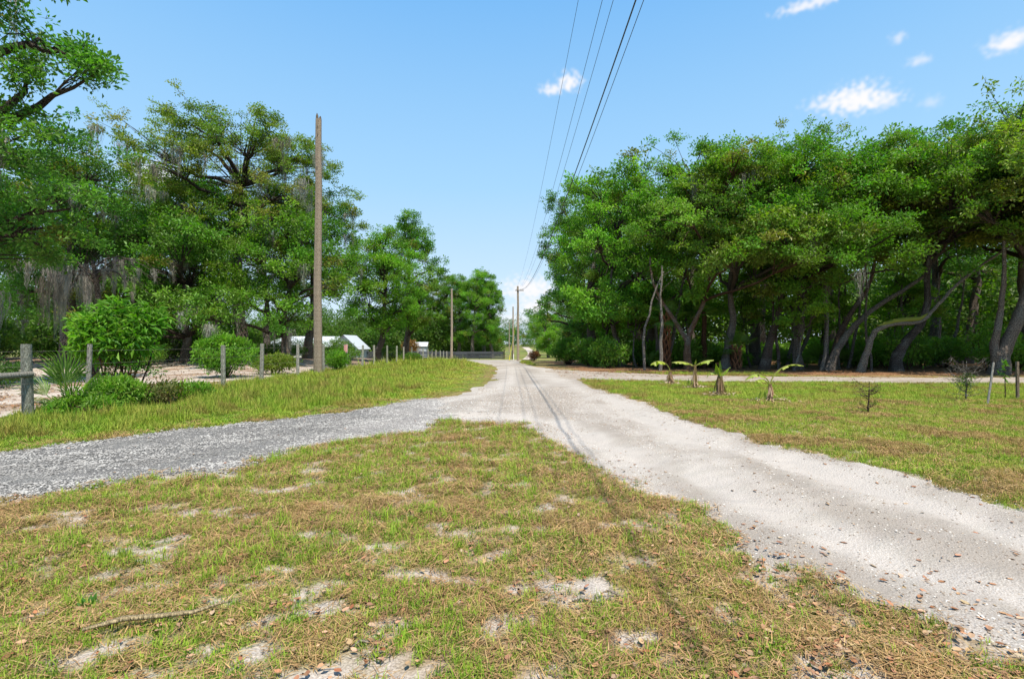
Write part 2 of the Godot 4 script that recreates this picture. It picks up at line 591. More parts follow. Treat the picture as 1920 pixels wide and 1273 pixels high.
func tree(o: Dictionary) -> Node3D:
	rng.seed = hash(str(o.x) + "," + str(o.d))
	var x: float = o.x
	var d: float = o.d
	var h: float = o.h
	var r: float = o.r
	var low: float = o.get("low", h * 0.3)
	var tr: float = o.get("tr", 0.16 + h * 0.012)
	var lean: Vector2 = o.get("lean", Vector2(rf(-0.8, 0.8), rf(-0.4, 0.4)))
	var node := thing(o.get("called", "oak_tree"), on(x, d, -0.05), o.label, "tree", o.get("group", ""))
	var bark: Color = o.get("bark", Color(0.21, 0.17, 0.14))
	# trunk
	var mid := Vector3(lean.x, h * 0.72, lean.y)
	var path: Array = o.get("path", [])
	if path.is_empty():
		path = curve_points(Vector3.ZERO, mid, Vector3(rf(-0.5, 0.5), 0, rf(-0.3, 0.3)), 8, 0.10)
	var tb := MB.new()
	var fine := smooth_path(path, 5)
	tb.tube(fine, tapered(fine.size(), tr, tr * 0.22, 0.5), 10, bark, true, 0.10, int(x * 7))
	for pth in o.get("stems", []):
		var sp := smooth_path(pth[0], 5)
		tb.tube(sp, tapered(sp.size(), pth[1], pth[1] * 0.3), 8, bark, true, 0.1, 3)
	for k in tb.c.size():
		var q := tb.v[k] + Vector3(x, 0, d)
		tb.c[k] = (tb.c[k] * 1.9).lerp(Color(0.58, 0.56, 0.50), smoothstep(0.05, 0.4, n_mid.get_noise_3d(q.x * 1.5, q.y * 0.9, q.z * 1.5)) * 0.75)
	part("trunk", tb.mesh(M.bark), node)
	# crown: lobes on limbs, clusters on twigs, sprays of leaves
	var lobes := []
	var cy := (h + low) * 0.5
	var ry := (h - low) * 0.5
	var centre := Vector3(path[path.size() - 1].x * 0.9, cy, path[path.size() - 1].z * 0.9)
	if o.has("centre"):
		centre = o.centre
	centre.z += o.get("over", 0.0)
	if o.has("lobes"):
		lobes = o.lobes
	else:
		var nl: int = o.get("n", 11)
		for k in nl:
			var yy := 1.0 - 2.0 * (k + 0.5) / nl
			var a := k * 2.39996 + x
			var q := sqrt(1.0 - yy * yy)
			var dir := Vector3(q * cos(a), yy, q * sin(a))
			var lr: float = r * rf(0.34, 0.48)
			var p := centre + Vector3(dir.x * (r - lr * 0.8), dir.y * (ry - lr * 0.55), dir.z * (r - lr * 0.8)) + rdir() * r * 0.1
			lobes.append([p, Vector3(lr, lr * rf(0.7, 0.95), lr)])
		lobes.append([centre, Vector3(r * 0.9, ry * 0.92, r * 0.9)])
	for k in int(o.get("skirt", 0)):
		var q := rf(1.0, 1.5)
		lobes.append([centre + Vector3((k - (o.skirt - 1) * 0.5) * r * rf(0.5, 0.7), maxf(low + rf(0.6, 2.8), o.get("skirt_low", 0.0) + rf(0.0, 2.0)) - cy, r * rf(0.75, 1.05)), Vector3(q, q * 0.7, q)])
	var pal: Array = GREEN[o.get("green", "oak")]
	var dens: float = o.get("dens", 1.0)
	var sz: float = o.get("size", 1.0)
	var xf := []
	var cols := []
	var mx := []
	var mc := []
	var moss: float = o.get("moss", 0.0)
	for lb in lobes:
		var c: Vector3 = lb[0]
		var rad: Vector3 = lb[1]
		var best: Vector3 = path[path.size() - 1]
		var score := 1e9
		for k in range(2, path.size()):
			var q: Vector3 = path[k]
			var s: float = q.distance_to(c) + maxf(0.0, q.y - c.y + 0.6) * 2.5
			if s < score:
				score = s
				best = q
		var lb_mesh := MB.new()
		var limb := curve_points(best, c, Vector3(rf(-0.3, 0.3), rf(-0.1, 0.5), rf(-0.3, 0.3)), 6, 0.12)
		lb_mesh.tube(limb, tapered(limb.size(), clampf(tr * 0.42, 0.05, 0.2), 0.03), 6, bark, false, 0.08, 1)
		var ncl := int(clampf(rad.x * rad.x * 3.5 * dens / (sz * sz), 5, 44))
		var warm := rf(0.0, 1.0)
		for j in ncl:
			var dir := rdir()
			if dir.y < -0.35 and rf(0, 1) < 0.6:
				dir.y = -dir.y
			var far := rf(0, 1) < 0.22
			var p := c + dir * rad * ((rf(1.05, 1.38) if rad.x < 2.4 else rf(0.95, 1.1)) if far else pow(rf(0.12, 1.0), 0.4))
			var twig := curve_points(limb[4], p, Vector3(0, rf(0.0, 0.3), 0), 3, 0.05)
			lb_mesh.tube(twig, tapered(4, 0.028, 0.008), 4, bark, false)
			var base: Color = pal[0].lerp(pal[1], clampf(warm * 0.6 + rf(-0.2, 0.5), 0.0, 1.0))
			base = vary(base, 0.3)
			if rf(0, 1) < 0.05:
				base = base.lerp(Color(0.36, 0.28, 0.07), 0.6)
			for s in int(rf(2.0, 5.0) if far else rf(7.0, 15.0)):
				var off := Vector3(rng.randfn(0.0, 0.25), rng.randfn(0.0, 0.13), rng.randfn(0.0, 0.25)) * sz
				var f := sz * rf(0.75, 1.25)
				xf.append(Transform3D(turned(rf(0, TAU), rf(-0.5, 0.5), rf(-0.5, 0.5), Vector3(f, f, f)), p + off))
				cols.append(vary(base, 0.13))
			if rf(0, 1) < moss and dir.y < 0.5:
				for s in int(rf(1.0, 4.0)):
					var ml: float = rf(0.5, 1.5) * o.get("moss_long", 1.0)
					mx.append(Transform3D(turned(rf(0, TAU), 0, 0, Vector3(rf(0.7, 1.3), ml, rf(0.7, 1.3))), p + Vector3(rf(-0.5, 0.5), rf(-0.4, 0.0), rf(-0.5, 0.5))))
					mc.append(vary(Color(0.28, 0.28, 0.235), 0.25))
		part("limb", lb_mesh.mesh(M.bark), node)
	copies("crown", spray[int(absf(x * 3.0)) % 3], xf, cols, node)
	if mx.size() > 0:
		copies("hanging_moss", moss_mesh, mx, mc, node)
	return node

func shrub(called: String, label: String, cat: String, x: float, d: float, h: float, r: float, green: Array, count: int, size: float, group := "", stem := Color(0.2, 0.13, 0.09), low := 0.15) -> Node3D:
	rng.seed = hash("shrub%s,%s" % [x, d])
	var node := thing(called, on(x, d, -0.03), label, cat, group)
	var b := MB.new()
	var xf := []
	var cols := []
	var tips := []
	for k in 9:
		var a := rf(0, TAU)
		var e := Vector3(cos(a) * r * rf(0.2, 0.8), h * rf(0.45, 0.9), sin(a) * r * rf(0.2, 0.8))
		tips.append(e)
		b.tube(curve_points(Vector3(e.x * 0.15, 0, e.z * 0.15), e, Vector3(e.x * 0.15, 0.1, e.z * 0.15), 4, 0.03), tapered(5, 0.022, 0.008), 5, stem, false)
	part("stems", b.mesh(M.bark), node)
	for k in count:
		var dir := rdir()
		var p := Vector3(dir.x * r, 0, dir.z * r) * pow(rf(0.1, 1.0), 0.45)
		p.y = lerpf(low, 1.0, 0.5 + 0.5 * dir.y * pow(rf(0.1, 1.0), 0.35)) * h
		var lump := n_edge.get_noise_3d(p.x * 1.6 + x, p.y * 1.6, p.z * 1.6 + d)
		if lump < -0.22:
			continue
		p *= 1.0 + lump * 0.25
		var f := size * rf(0.7, 1.3)
		xf.append(Transform3D(turned(rf(0, TAU), rf(-0.6, 0.6), rf(-0.6, 0.6), Vector3(f, f, f)), p))
		cols.append(vary(green[0].lerp(green[1], rf(0, 1)), 0.2))
	copies("foliage", bush_spray[int(absf(x * 5.0)) % 2], xf, cols, node)
	return node

var frond_mesh: ArrayMesh
var palmetto_mesh: ArrayMesh

func make_frond(stalk: float, blade_len: float, nseg: int, open: float, col: Color) -> ArrayMesh:
	# fan leaf: stalk along +z, rising, then a folded fan of pointed segments
	var b := MB.new()
	b.tube([Vector3.ZERO, Vector3(0, 0.02, stalk * 0.5), Vector3(0, 0, stalk)], [0.016, 0.012, 0.009], 4, col * 1.15, false)
	for k in nseg:
		var a := lerpf(-open, open, float(k) / (nseg - 1)) + rf(-0.03, 0.03)
		var dir := Vector3(sin(a), 0.10 - 0.12 * absf(a), cos(a)).normalized()
		var side := Vector3(cos(a), 0, -sin(a))
		var ln := blade_len * (1.0 - 0.22 * absf(a) / open) * rf(0.9, 1.05)
		var w := 0.015 * blade_len / 0.6
		var p0 := Vector3(0, 0, stalk)
		var p1 := p0 + dir * ln * 0.5
		var p2 := p0 + dir * ln * 0.82 + Vector3(0, -0.06 * ln, 0)
		var p3 := p0 + dir * ln + Vector3(0, -0.22 * ln, 0)
		var cc := col * rf(0.8, 1.2)
		var up := Vector3(0, w * 0.7, 0)
		for s in [-1.0, 1.0]:
			var q1: Vector3 = p1 + side * w * s + up
			var q2: Vector3 = p2 + side * w * 0.7 * s + up * 0.6
			if s > 0:
				b.tri(p0, q1, p1, cc); b.quad(p1, q1, q2, p2, cc); b.tri(p2, q2, p3, cc)
			else:
				b.tri(p0, p1, q1, cc); b.quad(p1, p2, q2, q1, cc); b.tri(p2, p3, q2, cc)
	return b.mesh(M.leaf)

func palmetto(label: String, x: float, d: float, s: float, n: int, group := "") -> void:
	rng.seed = hash("pal%s,%s" % [x, d])
	var node := thing("palmetto", on(x, d, -0.02), label, "palmetto", group)
	for k in n:
		var f := part("frond", palmetto_mesh, node)
		var ff := s * rf(0.75, 1.15)
		f.transform = Transform3D(turned(TAU * k / n + rf(-0.4, 0.4), -rf(0.5, 1.25), 0, Vector3(ff, ff, ff)), Vector3(0, 0.05, 0))

func cabbage_palm(label: String, x: float, d: float, h: float, tr: float, n: int, s: float, group := "", boots := true) -> void:
	rng.seed = hash("cab%s,%s" % [x, d])
	var node := thing("cabbage_palm", on(x, d, -0.05), label, "palm tree", group)
	var b := MB.new()
	b.tube(curve_points(Vector3.ZERO, Vector3(rf(-0.2, 0.2), h, 0), Vector3.ZERO, 6, 0.03), tapered(7, tr, tr * 0.9), 9, Color(0.24, 0.13, 0.075), true, 0.06)
	part("trunk", b.mesh(M.bark), node)
	if boots:
		var bb := MB.new()
		for k in int(h * 26.0):
			var a := k * 2.4
			var y := k / 26.0
			var dir := Vector3(cos(a), 0, sin(a))
			var tan_ := Vector3(-sin(a), 0, cos(a))
			var p := dir * tr * 0.9 + Vector3(0, y, 0)
			for sg in [-1.0, 1.0]:
				bb.tube([p + tan_ * 0.09 * sg, p + dir * 0.05 + tan_ * 0.04 * sg + Vector3(0, 0.13, 0), p + dir * 0.16 + Vector3(0, 0.34, 0)], [0.035, 0.03, 0.012], 4, Color(0.26, 0.12, 0.065) * rf(0.7, 1.3), true)
		part("leaf_bases", bb.mesh(M.litter), node).set_meta("kind", "stuff")
	for k in n:
		var f := part("frond", frond_mesh, node)
		var ff := s * rf(0.8, 1.1)
		f.transform = Transform3D(turned(k * 2.4 + rf(-0.2, 0.2), -rf(-0.5, 1.2), 0, Vector3(ff, ff, ff)), Vector3(0, h + rf(-0.15, 0.1), 0))

# ---------------------------------------------------------------- build
func _ready() -> void:
	rng.seed = 7
	setup_view()
	for q in [[n_edge, 0.55, 2, 21], [n_fine, 5.0, 3, 22], [n_mid, 1.1, 4, 23], [n_big, 0.05, 2, 24]]:
		q[0].noise_type = FastNoiseLite.TYPE_SIMPLEX_SMOOTH
		q[0].frequency = q[1]
		q[0].fractal_octaves = q[2]
		q[0].seed = q[3]
	BARE = [[-0.32, 2.81, 0.21], [-0.84, 2.53, 0.21], [-1.08, 2.12, 0.19], [0.11, 2.03, 0.28], [0.49, 2.27, 0.19], [-0.55, 2.88, 0.19], [0.36, 2.78, 0.25], [-0.50, 4.04, 0.19], [-0.07, 2.34, 0.13], [0.34, 4.11, 0.13], [-0.87, 3.09, 0.13], [-1.43, 3.43, 0.11], [0.62, 2.14, 0.19], [-0.18, 2.14, 0.17], [-1.76, 3.01, 0.10], [-1.62, 2.63, 0.11], [-0.76, 2.03, 0.19], [1.20, 6.78, 0.28], [-1.84, 2.05, 0.19]]
	make_materials()
	make_shapes()
	print("fields ", Time.get_ticks_msec())
	bake_regions()
	print("ground ", Time.get_ticks_msec())
	build_ground()
	print("trees ", Time.get_ticks_msec())
	build_left_trees()
	build_right_trees()
	build_far_trees()
	print("built ", Time.get_ticks_msec())
	build_poles()
	build_fence()
	build_far_things()
	build_yard_plants()
	build_bananas()
	build_lawn_things()
	print("scatter ", Time.get_ticks_msec())
	build_scatter()
	print("done ", Time.get_ticks_msec())

func setup_view() -> void:
	var cam := Camera3D.new()
	cam.name = "camera"
	add_child(cam)
	cam.position = Vector3(0, 1.3, 0)
	cam.fov = 67.08
	cam.rotation_degrees.x = 0.567
	cam.near = 0.05
	cam.far = 2500.0
	cam.current = true
	var env := Environment.new()
	env.background_mode = Environment.BG_SKY
	env.tonemap_mode = Environment.TONE_MAPPER_LINEAR
	env.tonemap_exposure = 1.5
	env.sdfgi_enabled = true
	env.ssao_enabled = true
	env.ssil_enabled = true
	var sky := Sky.new()
	var pano := PanoramaSkyMaterial.new()
	pano.panorama = sky_picture()
	sky.sky_material = pano
	env.sky = sky
	var we := WorldEnvironment.new()
	we.name = "world_environment"
	we.environment = env
	add_child(we)
	var sun := DirectionalLight3D.new()
	sun.name = "sun"
	sun.light_energy = 1.6
	sun.light_color = Color(1.0, 0.965, 0.90)
	sun.light_angular_distance = 0.5
	sun.shadow_enabled = true
	add_child(sun)
	sun.look_at_from_position(Vector3.ZERO, SUN, Vector3.FORWARD)

func sky_picture() -> ImageTexture:
	var w := 2048
	var hh := 1024
	var im := Image.create(w, hh, false, Image.FORMAT_RGBF)
	var zen := Color(0.081, 0.238, 0.55)
	var top := Color(0.143, 0.347, 0.632)
	var mid := Color(0.272, 0.472, 0.68)
	var hor := Color(0.55, 0.64, 0.705)
	for j in hh:
		var el := 90.0 - 180.0 * (j + 0.5) / hh
		var c := hor
		if el > 34.0:
			c = top.lerp(zen, smoothstep(34.0, 85.0, el))
		elif el > 17.0:
			c = mid.lerp(top, (el - 17.0) / 17.0)
		elif el > 0.0:
			c = hor.lerp(mid, pow(el / 17.0, 0.8))
		else:
			c = Color(0.30, 0.30, 0.25)
		im.fill_rect(Rect2i(0, j, w, 1), c)
	var puff := FastNoiseLite.new()
	puff.frequency = 0.3
	puff.fractal_octaves = 4
	puff.seed = 5
	# small fair-weather clouds: [azimuth, elevation, half width, half height (degrees), density]
	var list := [[4.5, 26.5, 1.5, 0.7, 0.8], [6.4, 26.9, 1.4, 1.1, 1.0], [32.6, 21.9, 2.6, 1.0, 0.75], [34.2, 21.5, 2.4, 1.5, 1.15], [35.9, 21.0, 1.8, 0.8, 0.8], [44.3, 22.9, 1.6, 0.9, 1.0], [30.5, 30.0, 3.2, 0.6, 0.8], [38.6, 23.4, 0.9, 0.5, 0.55], [37.2, 25.5, 0.6, 0.5, 0.5], [39.5, 20.2, 0.8, 0.6, 0.35], [2.1, 6.0, 3.5, 1.6, 1.0], [2.7, 4.2, 3.0, 1.2, 1.0], [-35.1, 15.1, 2.6, 1.5, 1.0], [0.0, 2.7, 5.0, 1.2, 0.6]]
	var r2 := RandomNumberGenerator.new()
	r2.seed = 31
	for k in 46:
		var az := r2.randf_range(52.0, 308.0)
		var el := r2.randf_range(4.0, 42.0)
		var s := r2.randf_range(0.6, 2.6)
		for q in 2:
			list.append([az + q * s, el + r2.randf_range(-0.3, 0.3), s * 1.2, s * 0.6, r2.randf_range(0.5, 1.0)])
	for p in list:
		var ci := int((p[0] / 360.0) * w)
		var cj := int((90.0 - p[1]) / 180.0 * hh)
		var ri := int(p[2] / 360.0 * w * 1.9) + 3
		var rj := int(p[3] / 180.0 * hh * 1.9) + 3
		for j in range(cj - rj, cj + rj + 1):
			if j < 0 or j >= hh / 2:
				continue
			for i in range(ci - ri, ci + ri + 1):
				var ax: float = (i - ci) * 360.0 / w / (p[2] * 1.2)
				var ay: float = (cj - j) * 180.0 / hh / (p[3] * 1.2)
				if ay < 0.0:
					ay *= 1.5
				var q := 1.0 - sqrt(ax * ax + ay * ay) + puff.get_noise_2d(i * 0.9, j * 1.1) * 0.65
				var a := clampf(smoothstep(-0.05, 0.95, q) * p[4] * 1.05, 0.0, 0.95)
				if a > 0.0:
					var ii := posmod(i, w)
					var c := im.get_pixel(ii, j)
					im.set_pixel(ii, j, c.lerp(Color(0.675, 0.665, 0.675), a))
	return ImageTexture.create_from_image(im)

func make_shapes() -> void:
	rng.seed = 11
	spray.append(make_spray(20, 0.31, 0.135, 0.07, 0.6))
	spray.append(make_spray(17, 0.31, 0.16, 0.08, 0.6))
	spray.append(make_spray(15, 0.34, 0.18, 0.085, 0.65))
	for k in 2:
		bush_spray.append(make_spray(22, 0.20, 0.12, 0.045, 0.8))
	moss_mesh = make_moss()
	frond_mesh = make_frond(0.7, 0.75, 26, 1.9, Color(0.15, 0.28, 0.04))
	palmetto_mesh = make_frond(0.45, 0.55, 15, 1.0, Color(0.17, 0.27, 0.065))

func bake_regions() -> void:
	bake("road", [[2.75, 0.4], [2.4, 1.6], [2.12, 2.12], [1.94, 2.45], [1.75, 2.84], [1.56, 3.41], [1.386, 3.91], [1.126, 4.9], [0.83, 5.7], [0.575, 6.5], [0.385, 7.38], [0.0, 8.4], [-0.6, 8.75], [-2.4, 9.0], [-2.8, 10.2], [-1.9, 12.6], [-1.4, 13.6], [-0.8, 18.0], [-0.71, 19.5], [-0.8, 24.0], [-0.89, 28.4], [-1.5, 35.0], [-3.2, 45.0], [-5.4, 55.0], [-8.0, 63.0], [-14.0, 66.0], [-40.0, 68.0], [-40.0, 81.0], [-10.0, 81.0], [-2.0, 81.0], [1.6, 80.0], [1.2, 62.0], [0.75, 50.0], [0.9, 40.0], [1.5, 31.0], [2.4, 25.5], [2.4, 19.5], [2.5, 16.4], [2.94, 11.8], [3.07, 8.67], [3.29, 7.17], [3.62, 6.43], [3.94, 5.11], [4.1, 4.1], [4.25, 3.0], [4.6, 0.4]])
	bake("lane", [[1.7, 19.8], [4.0, 18.9], [8.0, 18.2], [14.0, 17.6], [26.0, 17.0], [50.0, 16.0], [50.0, 20.0], [26.0, 20.5], [18.0, 20.6], [12.0, 21.0], [7.0, 22.2], [4.0, 24.2], [2.2, 26.5], [1.5, 25.0]])
	bake("drive", [[-13.0, 1.6], [-10.0, 2.7], [-8.0, 3.35], [-6.0, 3.9], [-4.32, 4.32], [-3.87, 4.59], [-2.97, 5.29], [-2.74, 5.97], [-2.31, 6.93], [-1.6, 7.4], [-1.05, 7.6], [-1.25, 8.1], [-1.1, 8.9], [-1.3, 10.2], [-1.5, 11.6], [-2.1, 12.2], [-3.3, 9.9], [-5.17, 7.5], [-6.12, 6.12], [-7.5, 5.3], [-10.0, 4.4], [-13.0, 3.6]])
	bake("yard", [[-9.3, 2.0], [-9.2, 6.0], [-8.7, 8.6], [-8.9, 10.0], [-9.4, 12.0], [-8.9, 14.5], [-9.0, 22.0], [-9.0, 45.0], [-9.6, 66.0], [-30.0, 66.0], [-55.0, 60.0], [-58.0, 3.0]])

func ground_y(x: float, d: float) -> float:
	var y := height(x, d)
	if d < 84.0 and absf(x) < 60.0 and d > 0.3:
		var s := maxf(paved(x, d), inside("yard", x, d))
		y -= 0.05 * smoothstep(0.02, 0.3, s)
	return y

func build_ground() -> void:
	var b := MB.new()
	for t in [[-8.0, 8.0, 0.4, 12.4, 0.1], [-40.0, 40.0, -5.6, 62.4, 0.5], [-640.0, 640.0, -120.0, 900.0, 10.0]]:
		var x0: float = t[0]; var x1: float = t[1]; var d0: float = t[2]; var d1: float = t[3]; var s: float = t[4]
		var nx := int(round((x1 - x0) / s)) + 1
		var nd := int(round((d1 - d0) / s)) + 1
		var base := b.v.size()
		for j in nd:
			for i in nx:
				var x := x0 + i * s
				var d := d0 + j * s
				var y := ground_y(x, d)
				if s > 5.0 and absf(x) < 41.0 and d > -6.0 and d < 63.0:
					y -= 0.3
				if s > 0.3 and s < 1.0 and absf(x) < 7.6 and d > 0.8 and d < 12.0:
					y -= 0.15
				var e := 0.08 if s < 0.3 else s
				b.v.append(Vector3(x, y, -d))
				b.n.append(Vector3(-(height(x + e, d) - height(x - e, d)) / (2.0 * e), 1.0, (height(x, d + e) - height(x, d - e)) / (2.0 * e)).normalized())
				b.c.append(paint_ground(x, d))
		for j in nd - 1:
			for i in nx - 1:
				var q := base + j * nx + i
				b.ix.append(q); b.ix.append(q + nx + 1); b.ix.append(q + 1)
				b.ix.append(q); b.ix.append(q + nx); b.ix.append(q + nx + 1)
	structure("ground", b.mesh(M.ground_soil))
	sheet("sandy_road", "road", [[-2.0, 6.0, 0.4, 12.4, 0.1], [-6.0, 6.0, 12.4, 30.0, 0.4], [-42.0, 6.0, 30.0, 82.0, 1.0]], 0.004, M.road_sand, paint_road)
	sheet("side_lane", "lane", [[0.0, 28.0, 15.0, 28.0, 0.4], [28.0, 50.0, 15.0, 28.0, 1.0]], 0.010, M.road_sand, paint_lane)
	sheet("gravel_driveway", "drive", [[-8.0, 1.0, 2.0, 14.5, 0.1], [-13.0, -8.0, 1.0, 6.0, 0.5]], 0.009, M.drive_gravel, paint_drive)
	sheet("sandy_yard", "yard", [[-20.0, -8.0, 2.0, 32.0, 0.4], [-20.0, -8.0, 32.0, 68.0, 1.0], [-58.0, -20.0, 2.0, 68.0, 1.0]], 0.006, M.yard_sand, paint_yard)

# ---------------------------------------------------------------- woods
func P(a: Array) -> Array:
	var out := []
	for q in a:
		out.append(Vector3(q[0], q[1], q[2] if q.size() > 2 else 0.0))
	return out

func build_left_trees() -> void:
	var g := "oaks behind the sandy yard"
	tree({"x": -17.6, "d": 15.5, "h": 14.0, "r": 5.0, "low": 4.4, "tr": 0.42, "moss": 0.3, "moss_long": 1.5, "green": "dark", "dens": 0.9, "path": P([[0, 0], [0.1, 2.0], [0.4, 4.0], [0.8, 6.0], [1.2, 8.0], [1.6, 10.0], [1.7, 11.6]]), "lobes": [[Vector3(2.42, 11.08, -1.00), Vector3(1.00, 0.75, 1.00)], [Vector3(3.63, 10.47, -0.75), Vector3(0.80, 0.60, 0.80)], [Vector3(4.49, 9.83, -0.50), Vector3(0.55, 0.41, 0.55)], [Vector3(2.75, 9.47, -0.25), Vector3(0.80, 0.60, 0.80)], [Vector3(2.42, 8.10, 0.00), Vector3(1.20, 0.90, 1.20)], [Vector3(2.18, 6.40, 0.25), Vector3(1.50, 1.12, 1.50)], [Vector3(1.13, 10.12, 0.50), Vector3(1.60, 1.20, 1.60)], [Vector3(0.65, 6.89, 0.75), Vector3(2.20, 1.65, 2.20)], [Vector3(3.07, 7.05, 1.00), Vector3(1.10, 0.83, 1.10)], [Vector3(2.58, 5.11, -1.00), Vector3(1.40, 1.05, 1.40)], [Vector3(1.13, 4.14, -0.75), Vector3(1.80, 1.35, 1.80)], [Vector3(3.71, 5.59, -0.50), Vector3(0.90, 0.68, 0.90)], [Vector3(2.26, 12.70, -0.25), Vector3(1.40, 1.05, 1.40)], [Vector3(0.49, 12.05, 0.00), Vector3(2.00, 1.50, 2.00)]], "label": "tall moss-hung oak cut off by the left edge of the picture", "group": g})
	tree({"x": -23.6, "d": 27.0, "h": 12.0, "r": 4.8, "low": 2.6, "n": 13, "moss": 0.25, "green": "dark", "label": "dark dense oak between the moss-hung oak and the wide tall oak", "group": g})
	tree({"x": -21.5, "d": 34.0, "h": 12.5, "r": 4.2, "low": 2.5, "n": 9, "moss": 0.15, "green": "bright", "skirt": 4, "label": "lighter green tree filling the gap left of the wide tall oak", "group": g})
	tree({"x": -18.2, "d": 34.5, "h": 16.4, "r": 7.2, "low": 7.0, "n": 18, "tr": 0.45, "moss": 0.3, "moss_long": 1.3, "green": "olive", "dens": 0.62, "label": "widest and tallest oak with sky showing through its olive crown", "group": g})
	tree({"x": -18.8, "d": 29.5, "h": 8.4, "r": 4.4, "low": 1.2, "n": 11, "moss": 0.2, "green": "oak", "skirt": 4, "label": "low leafy oak under the left side of the wide tall oak", "group": g})
	tree({"x": -13.6, "d": 31.0, "h": 9.2, "r": 4.1, "low": 1.9, "n": 11, "moss": 0.12, "green": "oak", "skirt": 4, "label": "leafy oak right behind the bare wooden pole", "group": g})
	tree({"x": -15.6, "d": 39.0, "h": 13.5, "r": 4.6, "low": 4.2, "n": 9, "moss": 0.15, "green": "dark", "label": "dark oak deep behind the pole, under the wide crown", "group": g})
	tree({"called": "broadleaf_tree", "x": -11.4, "d": 43.0, "h": 10.8, "r": 3.4, "low": 2.0, "n": 14, "dens": 1.6, "green": "bright", "label": "bright green tree just right of the bare wooden pole", "group": g})
	tree({"called": "broadleaf_tree", "x": -10.8, "d": 52.0, "h": 14.9, "r": 3.3, "low": 3.0, "n": 16, "dens": 1.6, "green": "oak", "label": "narrow tall tree standing before the gap of open sky", "group": g})
	tree({"x": -28.5, "d": 34.0, "h": 13.0, "r": 5.0, "low": 2.4, "n": 10, "moss": 0.3, "green": "dark", "label": "shaded oak behind the moss-hung oak on the yard's far side", "group": g})
	tree({"x": -34.0, "d": 30.0, "h": 12.0, "r": 5.0, "low": 2.0, "n": 10, "moss": 0.35, "green": "dark", "label": "shaded oak at the picture's left edge behind the yard", "group": g})
	tree({"x": -30.0, "d": 45.0, "h": 14.0, "r": 5.5, "low": 3.0, "n": 9, "green": "dark", "dens": 0.7, "size": 1.3, "label": "oak deep in the wood behind the sandy yard", "group": "deep oaks behind the sandy yard"})
	tree({"x": -40.0, "d": 44.0, "h": 14.0, "r": 6.0, "low": 2.0, "n": 9, "green": "dark", "dens": 0.7, "size": 1.3, "label": "oak deep in the wood behind the sandy yard", "group": "deep oaks behind the sandy yard"})
	tree({"x": -23.0, "d": 48.0, "h": 14.0, "r": 5.0, "low": 3.8, "n": 9, "green": "oak", "dens": 0.7, "size": 1.3, "label": "oak deep in the wood behind the sandy yard", "group": "deep oaks behind the sandy yard"})
	# hedge of wood far behind the yard
	woods("woods_beyond_yard", "dark line of woods closing the view behind the sandy yard", [[-95.0, -44.0, 62.0, 76.0, 11.0, 2600], [-62.0, -12.0, 96.0, 108.0, 9.0, 2600]])
	# young growth under the oaks, along the back of the yard
	var k := 0
	for p in [[-27.0, 30.0, 2.2], [-24.0, 33.0, 2.0], [-21.0, 31.5, 1.9], [-30.5, 27.5, 2.3], [-33.0, 33.0, 2.4], [-26.5, 36.0, 2.4], [-29.0, 40.0, 2.6], [-23.0, 38.0, 2.2], [-36.0, 36.0, 2.5], [-19.5, 37.0, 1.8], [-21.5, 27.6, 1.3]]:
		shrub("understory_shrub", "leafy undergrowth shrub along the back of the sandy yard", "shrub", p[0], p[1], p[2], p[2] * 0.8, [Color(0.09, 0.19, 0.03), Color(0.17, 0.29, 0.04)], 150, 1.7, "undergrowth behind the sandy yard")
		k += 1
	# broken trunk hung with moss
	rng.seed = 77
	var node := thing("dead_snag", on(-16.3, 20.0, -0.05), "bare dead trunk with bent grey branches draped in hanging moss", "dead tree")
	var b := MB.new()
	var bark := Color(0.36, 0.30, 0.25)
	b.tube(P([[0, 0, 0], [-0.12, 1.0, 0], [0.02, 2.0, 0.1], [0.12, 3.1, 0.0], [0.1, 3.9, 0.1], [-0.05, 4.6, 0.1]]), [0.17, 0.14, 0.12, 0.10, 0.085, 0.06], 8, bark, true, 0.12)
	part("trunk", b.mesh(M.bark), node)
	var mx := []
	var mc := []
	for q in 16:
		var l := MB.new()
		var side := 1.0 if q < 11 else -1.0
		var e := Vector3(side * rf(0.7, 2.3), 4.5 + rf(-1.1, 0.3), rf(-0.6, 0.6))
		var pts := curve_points(Vector3(0.05, rf(3.6, 4.6), 0.1), e, Vector3(0, rf(0.25, 0.6), 0), 5, 0.06)
		l.tube(pts, tapered(6, 0.035, 0.006), 5, bark, false)
		for w in 3:
			var f: Vector3 = pts[rng.randi_range(2, 5)]
			l.tube([f, f + Vector3(side * rf(0.1, 0.4), rf(-0.5, 0.1), rf(-0.3, 0.3))], [0.012, 0.004], 4, bark, false)
		part("branch", l.mesh(M.bark), node)
		for w in 2:
			var f: Vector3 = pts[rng.randi_range(1, 5)]
			mx.append(Transform3D(turned(rf(0, TAU), 0, 0, Vector3(0.45, rf(0.35, 0.9), 0.45)), f))
			mc.append(vary(Color(0.34, 0.31, 0.26), 0.2))
	for q in 11:
		mx.append(Transform3D(turned(rf(0, TAU), 0, 0, Vector3(0.8, rf(1.0, 2.6), 0.8)), Vector3(rf(-1.75, -1.2), rf(3.5, 4.3), rf(-0.4, 0.4))))
		mc.append(vary(Color(0.30, 0.265, 0.22), 0.25))
	for q in 9:
		mx.append(Transform3D(turned(rf(0, TAU), 0, 0, Vector3(0.6, rf(0.8, 1.5), 0.6)), Vector3(rf(-0.9, -0.1), rf(3.7, 4.4), rf(-0.3, 0.3))))
		mc.append(vary(Color(0.34, 0.32, 0.28), 0.2))
	copies("hanging_moss", moss_mesh, mx, mc, node)

